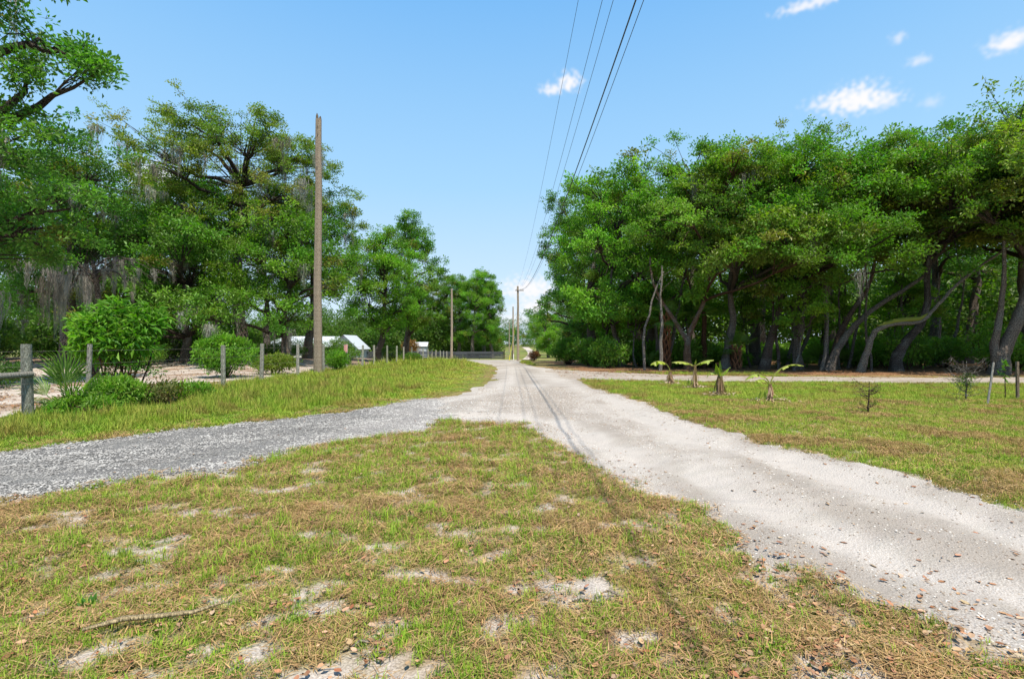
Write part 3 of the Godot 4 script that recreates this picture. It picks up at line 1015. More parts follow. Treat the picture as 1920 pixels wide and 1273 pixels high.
func woods(called: String, label: String, boxes: Array) -> void:
	rng.seed = hash(called)
	var xf := []
	var cols := []
	for q in boxes:
		for k in q[5]:
			var x := rf(q[0], q[1])
			var d := rf(q[2], q[3])
			var top: float = q[4] * (0.72 + 0.5 * n_big.get_noise_2d(x * 2.2 + 30.0, d * 2.0) + 0.25 * n_edge.get_noise_2d(x * 0.6, d * 0.6))
			var y := top * pow(rf(0.0, 1.0), 0.7)
			var f := rf(2.2, 3.6)
			xf.append(Transform3D(turned(rf(0, TAU), rf(-0.4, 0.4), rf(-0.4, 0.4), Vector3(f, f, f)), on(x, d, y)))
			cols.append(vary(Color(0.09, 0.18, 0.032).lerp(Color(0.15, 0.25, 0.04), clampf(0.5 + n_edge.get_noise_3d(x * 0.5, y * 0.5, d * 0.5), 0.0, 1.0)), 0.2))
	var o := copies(called, spray[1], xf, cols, self)
	o.set_meta("label", label)
	o.set_meta("category", "woods")

func spot(x: float) -> String:
	# which stretch of the right-hand wood a plant stands in
	if x < 7.4:
		return "at the wood's corner by the road"
	if x < 10.4:
		return "around the rust-brown palm and forked oak"
	if x < 13.8:
		return "beneath the grey-barked oak"
	if x < 17.0:
		return "in the middle of the wood's front"
	if x < 21.0:
		return "behind the mossy crooked oak"
	return "by the double-trunked oak at the right edge"

func build_right_trees() -> void:
	var g := "oaks along the edge of the right-hand wood"
	# front row, from the road towards the right edge
	tree({"x": 6.9, "d": 47.0, "h": 16.4, "r": 4.4, "low": 1.6, "n": 13, "green": "dark", "skirt": 4, "label": "tall dark oak at the wood's corner, beside the road and the wires", "group": g})
	tree({"x": 6.0, "d": 38.0, "h": 14.0, "r": 3.9, "low": 2.4, "n": 12, "green": "oak", "skirt": 4, "label": "second oak from the road, its foliage reaching low", "group": g})
	tree({"x": 6.7, "d": 31.0, "h": 12.0, "r": 3.9, "low": 2.6, "n": 12, "green": "bright", "dens": 0.95, "skirt": 4, "label": "bright green oak under the wires with a dark leaning trunk", "group": g, "path": P([[0, 0], [-0.25, 1.2], [-0.6, 2.6], [-0.8, 4.2], [-0.6, 6.0], [-0.3, 8.0]]), "tr": 0.2})
	# forked trunk
	tree({"x": 9.3, "d": 27.0, "h": 11.8, "r": 4.2, "low": 4.4, "n": 12, "green": "oak", "tr": 0.2, "bark": Color(0.27, 0.17, 0.115), "over": 0.8, "skirt": 3, "skirt_low": 3.8, "label": "oak with a reddish trunk forked low, behind the two leftmost banana plants", "group": g, "path": P([[0, 0], [-0.05, 0.9], [-0.02, 1.55], [0.3, 2.5], [0.85, 3.7], [1.2, 5.6], [1.1, 8.0]]), "stems": [[P([[-0.02, 1.5], [-0.45, 2.2], [-0.95, 3.0], [-1.5, 3.9], [-1.9, 4.9], [-2.0, 6.0]]), 0.13]]})
	tree({"x": 11.7, "d": 28.0, "h": 12.0, "r": 4.3, "low": 4.2, "n": 12, "green": "olive", "tr": 0.26, "bark": Color(0.30, 0.27, 0.24), "moss": 0.1, "over": 0.8, "skirt": 3, "skirt_low": 4.2, "label": "grey-barked oak with a palm against its foot", "group": g, "path": P([[0, 0], [0.15, 1.3], [0.4, 2.7], [0.25, 4.2], [0.35, 6.0], [0.2, 9.0]])})
	tree({"x": 13.3, "d": 27.0, "h": 11.9, "r": 4.4, "low": 4.0, "n": 12, "green": "oak", "tr": 0.24, "bark": Color(0.15, 0.115, 0.095), "over": 0.8, "skirt": 3, "skirt_low": 4.0, "label": "dark oak whose trunk leans right beside a thin pale stem", "group": g, "path": P([[0, 0], [0.25, 1.3], [0.7, 2.8], [1.0, 4.4], [1.2, 6.5], [1.2, 9.0]]), "stems": [[P([[0.8, 0], [0.75, 1.0], [0.55, 2.4], [0.5, 4.0], [0.6, 6.0]]), 0.1]]})
	tree({"x": 15.4, "d": 27.5, "h": 11.4, "r": 4.2, "low": 3.6, "n": 12, "green": "oak", "tr": 0.22, "bark": Color(0.26, 0.23, 0.20), "moss": 0.08, "over": 0.8, "skirt": 3, "skirt_low": 3.6, "label": "upright grey oak in the middle of the right-hand wood's front", "group": g, "path": P([[0, 0], [-0.1, 1.4], [0.2, 2.8], [0.5, 4.4], [0.4, 6.5], [0.2, 9.0]])})
	tree({"x": 16.9, "d": 27.0, "h": 11.6, "r": 4.4, "low": 5.2, "n": 12, "green": "oak", "tr": 0.2, "bark": Color(0.19, 0.14, 0.11), "over": 0.3, "label": "oak with a thin curved trunk leaning right, left of the mossy crooked one", "group": g, "path": P([[0, 0], [0.1, 0.9], [0.45, 2.0], [1.1, 3.2], [1.9, 4.4], [2.3, 6.0], [2.4, 9.0]])})
	tree({"x": 16.2, "d": 26.2, "h": 11.2, "r": 4.2, "low": 5.6, "n": 11, "green": "olive", "tr": 0.19, "bark": Color(0.25, 0.22, 0.19), "over": 0.3, "label": "oak with a long slanting trunk passing behind the mossy crooked one", "group": g, "path": P([[0, 0], [0.5, 1.2], [1.3, 2.3], [2.6, 3.4], [4.2, 4.4], [5.2, 5.4], [5.4, 8.5]])})
	# the crooked mossy one
	var crook := tree({"x": 17.1, "d": 25.0, "h": 11.0, "r": 4.0, "low": 6.4, "n": 10, "green": "oak", "tr": 0.145, "bark": Color(0.36, 0.32, 0.27), "over": 0.3, "label": "crooked oak with a mossy elbow and a long diagonal pale limb", "group": g, "path": P([[-0.1, 0], [0.2, 0.9, 0.0], [0.5, 1.75, 0.0], [0.75, 2.15, 0.1], [1.5, 2.4, 0.2], [2.6, 2.5, 0.3], [3.3, 3.1, 0.3], [4.4, 4.2, 0.2], [6.0, 5.4, 0.1], [8.0, 6.6, 0.0], [9.6, 7.4, 0.0]]), "centre": Vector3(8.2, 9.2, -0.5)})
	var mb := MB.new()
	rng.seed = 5
	mb.tube(P([[0.72, 2.31, 0.1], [1.1, 2.42, 0.14], [1.5, 2.53, 0.2], [2.0, 2.59, 0.25], [2.6, 2.63, 0.3], [3.0, 2.88, 0.3]]), [0.05, 0.10, 0.115, 0.11, 0.10, 0.03], 7, Color(0.22, 0.24, 0.05), true, 0.25, 3)
	part("moss_cushion", mb.mesh(M.moss), crook).set_meta("label", "yellow-green moss on the trunk's elbow")
	tree({"x": 19.2, "d": 25.6, "h": 12.0, "r": 4.6, "low": 5.8, "n": 12, "green": "oak", "tr": 0.25, "bark": Color(0.13, 0.11, 0.10), "over": 0.3, "label": "dark oak with an S-bent trunk behind the mossy crooked one", "group": g, "path": P([[0, 0], [0.1, 0.8], [0.5, 1.5], [1.2, 2.3], [1.6, 3.4], [1.6, 4.6], [1.8, 6.2], [2.2, 8.6], [2.2, 10.2]])})
	tree({"x": 21.7, "d": 22.8, "h": 11.6, "r": 4.9, "low": 5.2, "n": 11, "green": "olive", "tr": 0.33, "bark": Color(0.30, 0.245, 0.20), "skirt": 2, "skirt_low": 6.0, "label": "big double-trunked oak behind the white stake at the right edge", "group": g, "path": P([[0, 0], [0.1, 0.8], [0.55, 1.8], [1.1, 3.2], [1.6, 5.0], [1.8, 7.5], [1.6, 9.5]]), "stems": [[P([[-0.05, 0.2], [-0.2, 1.2], [0.0, 2.4], [0.25, 4.0], [0.3, 6.0]]), 0.2]]})
	tree({"x": 26.6, "d": 26.0, "h": 12.8, "r": 5.0, "low": 5.6, "n": 12, "green": "dark", "skirt": 3, "skirt_low": 5.0, "label": "tallest oak of the right-hand wood, at the picture's right edge", "group": g})
	# second row
	var g2 := "oaks inside the right-hand wood"
	for p in [[8.6, 33.0, 13.2, 3.8, "oak"], [15.8, 33.0, 14.8, 4.3, "oak"], [26.5, 32.0, 15.0, 4.8, "oak"], [10.5, 41.0, 14.6, 4.6, "oak"], [14.5, 42.0, 16.2, 4.8, "olive"], [20.0, 41.0, 15.6, 5.0, "oak"], [25.5, 40.0, 15.6, 5.0, "dark"], [31.0, 35.0, 15.6, 5.0, "dark"], [32.0, 27.0, 14.0, 5.0, "oak"]]:
		tree({"x": p[0], "d": p[1], "h": p[2], "r": p[3], "low": 5.0, "n": 9, "green": p[4], "dens": 0.45, "size": 1.15, "bark": Color(0.2, 0.165, 0.14), "moss": 0.1, "label": ("nearer" if p[1] < 36.0 else "deeper") + " inner oak " + spot(p[0]), "group": g2})
	var yl := ["young bright oak under the crowns between the two nearest trunks to the road", "short leafy young oak at the wood's road corner", "young bright oak in the gap right of the grey-barked oak", "young bright oak at the centre of the wood's front", "young oak just behind the mossy crooked one", "young bright oak left of the double-trunked oak", "young oak between the forked oak and the palm", "short young oak left of the forked oak"]
	var yk := 0
	for p in [[7.2, 29.6, 4.6, 1.5], [5.4, 32.0, 4.2, 1.5], [13.0, 29.6, 5.6, 1.6], [14.3, 26.0, 6.2, 1.5], [18.9, 30.4, 5.6, 1.7], [22.0, 28.6, 5.4, 1.8], [10.6, 30.0, 5.0, 1.5], [8.4, 30.4, 5.0, 1.5]]:
		tree({"called": "young_oak", "x": p[0], "d": p[1], "h": p[2], "r": p[3], "low": 2.0, "n": 7, "tr": 0.06, "green": "bright", "dens": 1.2, "size": 0.9, "bark": Color(0.24, 0.2, 0.17), "label": yl[yk], "group": "young oaks along the right-hand wood"})
		yk += 1
	for p in [[9.2, 56.0, 15.5, 4.6], [7.8, 66.0, 15.5, 4.2], [12.5, 52.0, 16.0, 5.0]]:
		tree({"x": p[0], "d": p[1], "h": p[2], "r": p[3], "low": 1.2, "n": 10, "green": "dark", "dens": 0.6, "size": 1.3, "label": "oak receding along the road behind the wood's corner tree", "group": "oaks along the road's right side"})
	woods("deep_woods", "dense shaded woods filling the depth of the right-hand wood", [[10.0, 60.0, 50.0, 64.0, 12.5, 3600], [30.0, 62.0, 34.0, 50.0, 12.5, 1500]])
	# thin bare stems between the oaks
	rng.seed = 91
	for k in 24:
		var x := rf(6.0, 25.0)
		var d := rf(25.6, 30.5)
		var t := thing("slender_trunk", on(x, d, -0.05), "thin pale young trunk " + spot(x), "tree", "thin young trunks in the right-hand wood")
		var b := MB.new()
		var e := Vector3(rf(-0.6, 1.4), rf(4.5, 6.5), rf(-0.4, 0.4))
		b.tube(curve_points(Vector3.ZERO, e, Vector3(rf(-0.4, 0.4), 0, 0), 7, 0.07), tapered(8, rf(0.06, 0.12), 0.035), 7, Color(0.58, 0.53, 0.47) * rf(0.6, 1.2), true, 0.08)
		part("trunk", b.mesh(M.bark), t)
		var br := MB.new()
		for q in 3:
			var f := e * rf(0.5, 0.95)
			br.tube(curve_points(f, f + Vector3(rf(-0.9, 0.9), rf(0.3, 0.9), rf(-0.6, 0.6)), Vector3.ZERO, 3, 0.05), tapered(4, 0.02, 0.008), 4, Color(0.28, 0.24, 0.2), false)
		part("branch", br.mesh(M.bark), t)
	# undergrowth along the wood's foot
	rng.seed = 17
	var spots := []
	for k in 40:
		spots.append([rf(5.2, 29.0), rf(28.5, 38.0), rf(0.6, 1.7)])
	for k in 8:
		spots.append([rf(3.8, 6.0), rf(28.0, 48.0), rf(0.8, 1.9)])
	for k in 14:
		spots.append([rf(20.0, 32.0), rf(24.5, 29.0), rf(1.0, 2.6)])
	for p in spots:
		shrub("understory_shrub", ("tall" if p[2] > 1.6 else "low") + " leafy undergrowth shrub " + spot(p[0]), "shrub", p[0], p[1], p[2], p[2] * 0.75, [Color(0.12, 0.27, 0.03), Color(0.25, 0.43, 0.05)], 95, 1.45, "undergrowth of the right-hand wood")
	rng.seed = 18
	var pal := []
	for k in 22:
		pal.append([rf(6.0, 24.0), rf(28.5, 34.0), rf(0.9, 1.9), rng.randi_range(7, 11)])
	for p in pal:
		palmetto(("large" if p[2] > 1.6 else "small") + " green fan palmetto " + spot(p[0]), p[0], p[1], p[2], p[3], "palmettos under the right-hand oaks")
	cabbage_palm("stout palm with a rust-brown criss-cross trunk beside the forked oak", 8.35, 27.8, 2.9, 0.2, 11, 1.0)
	cabbage_palm("slim palm with a pale trunk right of the forked oak", 10.65, 28.4, 3.2, 0.14, 9, 0.85, "", false)
	cabbage_palm("low bushy palm at the foot of the grey-barked oak", 12.1, 27.6, 1.2, 0.2, 11, 0.85)

func build_far_trees() -> void:
	var g := "far trees beyond the black board fence"
	var k := 0
	var names := ["leftmost of the far trees beyond the black board fence", "far tree rising just left of the far utility pole", "far tree with pale trunks right behind the far utility pole", "broad far tree above the black board fence", "far tree at the right end of the black board fence", "second far tree from the right above the board fence"]
	for p in [[-18.5, 101.0, 14.2, 4.8, "oak"], [-14.0, 104.0, 17.0, 4.4, "olive"], [-10.5, 99.0, 16.0, 4.2, "oak"], [-7.4, 97.0, 16.6, 3.8, "bright"], [-3.9, 100.0, 16.2, 3.0, "oak"], [-5.8, 106.0, 17.0, 3.6, "dark"]]:
		tree({"called": "broadleaf_tree", "x": p[0], "d": p[1], "h": p[2], "r": p[3], "low": 2.0, "n": 14, "green": p[4], "dens": 1.7, "size": 1.25, "moss": 0.1, "label": names[k], "group": g})
		k += 1
	k = 0
	names = ["small far tree left of the distant track", "bright young tree by the distant track, before the dark oaks", "round far tree right of the distant poles", "farthest tree at the end of the track"]
	for p in [[0.2, 190.0, 8.0, 3.5, "dark"], [6.6, 92.0, 7.6, 2.6, "bright"], [8.5, 112.0, 12.6, 4.6, "oak"], [7.5, 150.0, 12.0, 4.6, "oak"]]:
		tree({"called": "broadleaf_tree", "x": p[0], "d": p[1], "h": p[2], "r": p[3], "low": 0.8, "n": 9, "green": p[4], "dens": 0.6, "size": 1.5, "label": names[k], "group": "trees along the distant track"})
		k += 1
	woods("far_woods", "far tree line on the horizon past the board fence", [[-120.0, 30.0, 215.0, 240.0, 15.0, 5200], [-60.0, -16.0, 118.0, 140.0, 12.0, 2200], [-17.0, -2.5, 112.0, 126.0, 6.5, 900], [11.0, 40.0, 80.0, 180.0, 13.0, 2200]])

# ---------------------------------------------------------------- poles and wires
func pole(label: String, x: float, d: float, h: float, r: float, called := "utility_pole", group := "") -> Node3D:
	var node := thing(called, on(x, d, -0.1), label, "pole", group)
	var b := MB.new()
	var pts := []
	for k in 9:
		pts.append(Vector3(n_fine.get_noise_2d(k * 0.3, x) * 0.05, h * k / 8.0, 0))
	b.tube(pts, tapered(9, r, r * 0.68), 14, Color(0.58, 0.48, 0.37), true, 0.02)
	part("shaft", b.mesh(M.post_wood), node)
	return node

func build_poles() -> void:
	var p := pole("tall bare weathered wooden pole without wires by the wire fence", -8.47, 22.3, 11.25, 0.185, "wooden_pole")
	var b := MB.new()
	b.tube(P([[-0.06, 11.2], [-0.065, 11.4], [-0.07, 11.52]]), [0.06, 0.05, 0.012], 6, Color(0.36, 0.28, 0.205))
	part("split_tip", b.mesh(M.post_wood), p)
	b = MB.new()
	b.tube(P([[0.055, 11.2], [0.07, 11.3], [0.075, 11.38]]), [0.065, 0.05, 0.02], 6, Color(0.33, 0.26, 0.19))
	part("split_tip", b.mesh(M.post_wood), p)
	for q in [[10.9, 0.0], [10.55, 0.02], [9.1, -0.01]]:
		b = MB.new()
		b.tube([Vector3(q[1], q[0], 0.11), Vector3(q[1], q[0], 0.17)], [0.02, 0.02], 6, Color(0.1, 0.09, 0.085))
		part("bolt", b.mesh(M.cable), p)
	pole("far utility pole at the end of the wire fence", -7.9, 67.0, 9.6, 0.17)
	var a := pole("utility pole carrying the overhead wires, by the road's far bend", 0.75, 65.0, 9.6, 0.17)
	b = MB.new()
	b.box(Vector3(-0.35, 9.0, 0.1), Vector3(0.75, 9.1, 0.2), Color(0.3, 0.24, 0.18))
	part("crossarm", b.mesh(M.post_wood), a)
	for xx in [-0.15, 0.32, 0.52]:
		b = MB.new()
		b.tube([Vector3(xx, 9.1, 0.15), Vector3(xx, 9.16, 0.15), Vector3(xx, 9.25, 0.15)], [0.03, 0.05, 0.03], 8, Color(0.5, 0.5, 0.5))
		part("insulator", b.mesh(M.paint), a)
	b = MB.new()
	b.tube([Vector3(-0.2, 5.0, 0), Vector3(-0.9, 1.4, 0.5), Vector3(-1.1, 0.2, 0.65)], [0.012, 0.02, 0.06], 6, Color(0.75, 0.62, 0.06))
	part("guy_guard", b.mesh(M.paint), a)
	pole("second utility pole left of the wire-carrying one, farther down the track", 0.2, 95.0, 9.6, 0.17)
	pole("most distant utility pole, thin against the horizon", -0.8, 150.0, 8.6, 0.16)
	# overhead lines: [x at 9.8 m, slope, lowest height, sag factor, radius]
	var labels := ["thickest black overhead cable crossing the sky", "thin overhead wire just right of the thick cable", "thin overhead wire next left of the thick cable", "thin overhead wire second left of the thick cable", "leftmost thin overhead wire passing the small cloud"]
	var k := 0
	for w in [[2.18, -0.017, 5.2, 0.0017, 0.015], [2.32, -0.018, 5.2, 0.0017, 0.007], [1.94, -0.012, 5.9, 0.0014, 0.0055], [1.73, -0.012, 5.9, 0.0014, 0.0055], [1.27, -0.012, 5.9, 0.0014, 0.0045]]:
		var pts := []
		var rad := []
		for j in 61:
			var d := lerpf(-8.0, 65.0, j / 60.0)
			pts.append(Vector3(w[0] + w[1] * (d - 9.8), 1.3 + w[2] + w[3] * (d - 32.0) * (d - 32.0), -d))
			rad.append(w[4])
		b = MB.new()
		b.tube(pts, rad, 5, Color(0.05, 0.055, 0.06))
		var o := part(numbered("overhead_wire"), b.mesh(M.cable), self)
		tag(o, labels[k], "wire", "overhead wires along the road")
		k += 1

# ---------------------------------------------------------------- fences
func build_fence() -> void:
	rng.seed = 41
	var node := thing("wire_fence", Vector3.ZERO, "weathered post-and-wire fence running from the left edge along the sandy yard", "fence")
	var ds := [6.3, 9.0, 10.15, 15.0, 17.3, 20.1, 23.0, 26.0, 28.8, 31.6, 34.5, 37.3, 40.0, 43.0, 45.8, 48.6, 51.4, 54.2, 57.0, 60.0, 63.0, 66.0]
	var tops := []
	var k := 0
	for d in ds:
		var x := -8.45 + rf(-0.06, 0.06)
		var h := 1.30 + rf(-0.03, 0.03)
		if k < 2:
			h = 1.31
		var r := rf(0.058, 0.072) if k != 1 else 0.082
		if k == 2:
			r = 0.045
		var at := on(x, d, -0.08)
		var tilt := Vector3(rf(-0.04, 0.04), 0, rf(-0.03, 0.03))
		var b := MB.new()
		var grey := Color(0.64, 0.61, 0.54).lerp(Color(0.52, 0.56, 0.47), rf(0, 1)) * rf(0.85, 1.1)
		b.tube([Vector3.ZERO, tilt * 0.4 + Vector3(0, h * 0.35, 0), tilt * 0.8 + Vector3(0, h * 0.75, 0), tilt + Vector3(0, h + 0.065, 0), tilt + Vector3(0, h + 0.08, 0)], [r * 1.04, r, r * 0.97, r * 0.94, r * 0.85], 12, grey, true, 0.03, k)
		part("post", b.mesh(M.post_wood), node, at)
		tops.append([at, tilt, h, r])
		k += 1
	var b := MB.new()
	b.tube([Vector3(-8.45, 0.78, -9.0), Vector3(-8.46, 0.765, -7.6), Vector3(-8.45, 0.76, -6.3)], [0.055, 0.057, 0.055], 10, Color(0.54, 0.52, 0.46))
	part("brace_rail", b.mesh(M.post_wood), node)
	for y in [0.3, 0.62, 0.92, 1.18]:
		b = MB.new()
		var pts := []
		var rad := []
		for q in tops:
			var f: float = y / q[2]
			pts.append(q[0] + q[1] * f + Vector3(q[3] + 0.004, y + 0.08, 0))
			rad.append(0.002)
		b.tube(pts, rad, 4, Color(0.22, 0.2, 0.18))
		part("wire", b.mesh(M.cable), node)
	b = MB.new()
	var q1: Array = tops[1]
	var ring := []
	var rr := []
	for j in 13:
		var a := TAU * j / 12.0
		ring.append(q1[0] + Vector3(cos(a) * (q1[3] + 0.004), 0.79 + 0.09 * cos(a), sin(a) * (q1[3] + 0.004)))
		rr.append(0.005)
	b.tube(ring, rr, 5, Color(0.12, 0.11, 0.10))
	part("wire_tie", b.mesh(M.cable), node)
	# far black board fence with its gate
	node = thing("board_fence", Vector3.ZERO, "black board fence across the far end beyond the road", "fence")
	var xs := []
	for j in 15:
		xs.append(-29.5 + j * 2.0)
	for j in xs.size():
		b = MB.new()
		b.box(Vector3(-0.07, 0, -0.07), Vector3(0.07, 1.3, 0.07), Color(0.05, 0.052, 0.06))
		part("post", b.mesh(M.paint), node, on(xs[j], 86.0, -0.03))
	for y in [0.22, 0.56, 0.90, 1.16]:
		for j in xs.size() - 1:
			b = MB.new()
			b.box(Vector3(0.0, y - 0.12, 0.072), Vector3(1.99, y + 0.12, 0.10), Color(0.055, 0.058, 0.068) * rf(0.8, 1.4))
			part("board", b.mesh(M.paint), node, on(xs[j], 86.0, 0.0))
	node = thing("farm_gate", on(-0.7, 85.8), "dark farm gate at the right end of the black board fence", "gate")
	b = MB.new()
	b.box(Vector3(-0.08, 0, -0.08), Vector3(0.08, 1.5, 0.08), Color(0.12, 0.10, 0.085))
	part("gate_post", b.mesh(M.post_wood), node, Vector3(-0.6, 0, 0))
	part("gate_post", b.mesh(M.post_wood), node, Vector3(0.75, 0, 0))
	for y in [0.35, 0.65, 0.95, 1.2]:
		b = MB.new()
		b.tube([Vector3(-0.5, y, 0), Vector3(0.66, y, 0)], [0.03, 0.03], 6, Color(0.22, 0.2, 0.18))
		part("rail", b.mesh(M.cable), node)
	b = MB.new()
	b.tube([Vector3(-0.5, 0.35, 0.03), Vector3(0.66, 1.2, 0.03)], [0.025, 0.025], 6, Color(0.22, 0.2, 0.18))
	part("brace", b.mesh(M.cable), node)
	var o := part("marker_post", null, self)
	b = MB.new()
	b.tube([Vector3.ZERO, Vector3(0, 0.9, 0), Vector3(0, 0.95, 0)], [0.06, 0.06, 0.03], 8, Color(0.75, 0.75, 0.72))
	o.mesh = b.mesh(M.paint)
	o.position = on(0.25, 80.0, -0.03)
	tag(o, "small white marker post beside the farm gate", "post")

func build_far_things() -> void:
	# house behind the oaks
	var node := thing("house", on(-33.0, 82.0, 0.0), "low white house with a pale metal roof glimpsed under the oaks", "house")
	var gy := node.position.y
	var eave := 1.05 - gy
	var ridge := 2.65 - gy
	var b := MB.new()
	b.box(Vector3(-7.0, 0, -6.0), Vector3(4.4, eave, 0.0), Color(0.66, 0.65, 0.58))
	part("wall", b.mesh(M.paint), node)
	b = MB.new()
	var A := Vector3(-7.7, eave - 0.1, 0.6)
	var B := Vector3(4.4, eave - 0.1, 0.6)
	var C := Vector3(4.4, ridge, -3.0)
	var D := Vector3(-4.6, ridge, -3.0)
	var E := Vector3(-7.7, eave - 0.1, -6.6)
	var F := Vector3(4.4, eave - 0.1, -6.6)
	var w := Color(0.46, 0.48, 0.50)
	b.quad(A, D, C, B, w)
	b.quad(F, C, D, E, w)
	b.tri(E, D, A, w)
	b.quad(A, B, F, E, w)
	var roof := part("roof", b.mesh(M.metal_roof), node)
	for j in 16:
		var xx := -4.4 + j * 0.55
		b = MB.new()
		b.tube([Vector3(xx, eave - 0.07, 0.6), Vector3(xx, ridge + 0.03, -3.0)], [0.03, 0.03], 4, w * 0.95)
		part("seam", b.mesh(M.metal_roof), roof)
	for xx in [-5.2, -2.4, 1.2]:
		var f := MB.new()
		f.box(Vector3(xx, eave - 1.35, 0.0), Vector3(xx + 1.0, eave - 0.25, 0.05), Color(0.7, 0.7, 0.68))
		var win := part("window", f.mesh(M.paint), node)
		f = MB.new()
		f.box(Vector3(xx + 0.08, eave - 1.27, 0.051), Vector3(xx + 0.92, eave - 0.33, 0.06))
		part("pane", f.mesh(M.glass), win)
	b = MB.new()
	b.box(Vector3(4.45, 0, -5.0), Vector3(8.6, eave - 0.15, 1.4), Color(0.42, 0.45, 0.50))
	b.tri(Vector3(4.45, eave - 0.15, 1.4), Vector3(6.5, ridge + 0.05, 1.4), Vector3(8.6, eave - 0.15, 1.4), Color(0.42, 0.45, 0.50))
	part("gable_wing", b.mesh(M.paint), node)
	b = MB.new()
	b.quad(Vector3(4.1, eave - 0.5, 1.7), Vector3(4.1, eave - 0.5, -5.2), Vector3(6.5, ridge + 0.18, -5.2), Vector3(6.5, ridge + 0.18, 1.7), w)
	b.quad(Vector3(6.5, ridge + 0.18, 1.7), Vector3(6.5, ridge + 0.18, -5.2), Vector3(8.95, eave - 0.5, -5.2), Vector3(8.95, eave - 0.5, 1.7), w)
	part("gable_roof", b.mesh(M.metal_roof), node)
	b = MB.new()
	b.box(Vector3(5.6, 0, 1.405), Vector3(7.6, eave - 0.55, 1.45), Color(0.8, 0.8, 0.8))
	part("garage_door", b.mesh(M.paint), node)
	# faded cloth on a fence post
	b = MB.new()
	rng.seed = 6
	for j in 5:
		var a0 := -0.9 + j * 0.36
		var a1 := a0 + 0.36
		var p0 := Vector3(sin(a0) * 0.11, 0, cos(a0) * 0.11)
		var p1 := Vector3(sin(a1) * 0.11, 0, cos(a1) * 0.11)
		b.quad(p0 + Vector3(0, -0.3 - rf(0, 0.12), 0.03), p0, p1, p1 + Vector3(0, -0.3 - rf(0, 0.12), 0.03), Color(0.55, 0.28, 0.26) * rf(0.8, 1.2))
	var o := part("cloth_rag", b.mesh(M.litter), self)
	o.position = on(-8.43, 26.0, 1.28)
	tag(o, "faded pink rag hanging on a fence post near the pole", "rag")
	# small sheds and brush left of the far pole
	node = thing("shed", on(-16.6, 92.0), "small white shed far off, left of the far utility pole", "shed")
	b = MB.new()
	b.box(Vector3(-1.2, 0, -2.0), Vector3(1.2, 2.2, 0), Color(0.40, 0.43, 0.47))
	part("wall", b.mesh(M.paint), node)
	b = MB.new()
	b.quad(Vector3(-1.4, 2.1, 0.2), Vector3(-1.4, 2.9, -1.0), Vector3(1.4, 2.9, -1.0), Vector3(1.4, 2.1, 0.2), Color(0.48, 0.5, 0.52))
	b.quad(Vector3(1.4, 2.1, -2.2), Vector3(1.4, 2.9, -1.0), Vector3(-1.4, 2.9, -1.0), Vector3(-1.4, 2.1, -2.2), Color(0.48, 0.5, 0.52))
	part("roof", b.mesh(M.metal_roof), node)
	b = MB.new()
	b.box(Vector3(-0.4, 0.05, 0.002), Vector3(0.4, 1.8, 0.04), Color(0.35, 0.36, 0.4))
	part("door", b.mesh(M.paint), node)
	shrub("dry_shrub", "rusty brown dry shrub far off beside the white shed", "shrub", -17.6, 87.5, 2.9, 1.6, [Color(0.30, 0.14, 0.05), Color(0.36, 0.20, 0.07)], 130, 2.4)
	shrub("dry_shrub", "small rust-red shrub at the roadside right of the wire-carrying pole", "shrub", 3.0, 70.0, 1.3, 0.7, [Color(0.30, 0.10, 0.05), Color(0.34, 0.15, 0.06)], 90, 1.6)
	# track beyond the junction
	b = MB.new()
	var edge := [[1.6, 3.8, 80.0], [2.4, 4.6, 95.0], [3.4, 5.4, 112.0], [4.2, 6.2, 135.0], [4.6, 6.8, 170.0], [4.2, 7.0, 220.0]]
	for j in edge.size() - 1:
		var p: Array = edge[j]
		var q: Array = edge[j + 1]
		for s in 6:
			var t0 := s / 6.0
			var t1 := (s + 1) / 6.0
			var d0 := lerpf(p[2], q[2], t0)
			var d1 := lerpf(p[2], q[2], t1)
			b.quad(on(lerpf(p[0], q[0], t0), d0, 0.06), on(lerpf(p[0], q[0], t1), d1, 0.06), on(lerpf(p[1], q[1], t1), d1, 0.06), on(lerpf(p[1], q[1], t0), d0, 0.06), Color(0.58, 0.52, 0.46))
	structure("distant_track", b.mesh(M.road_sand))

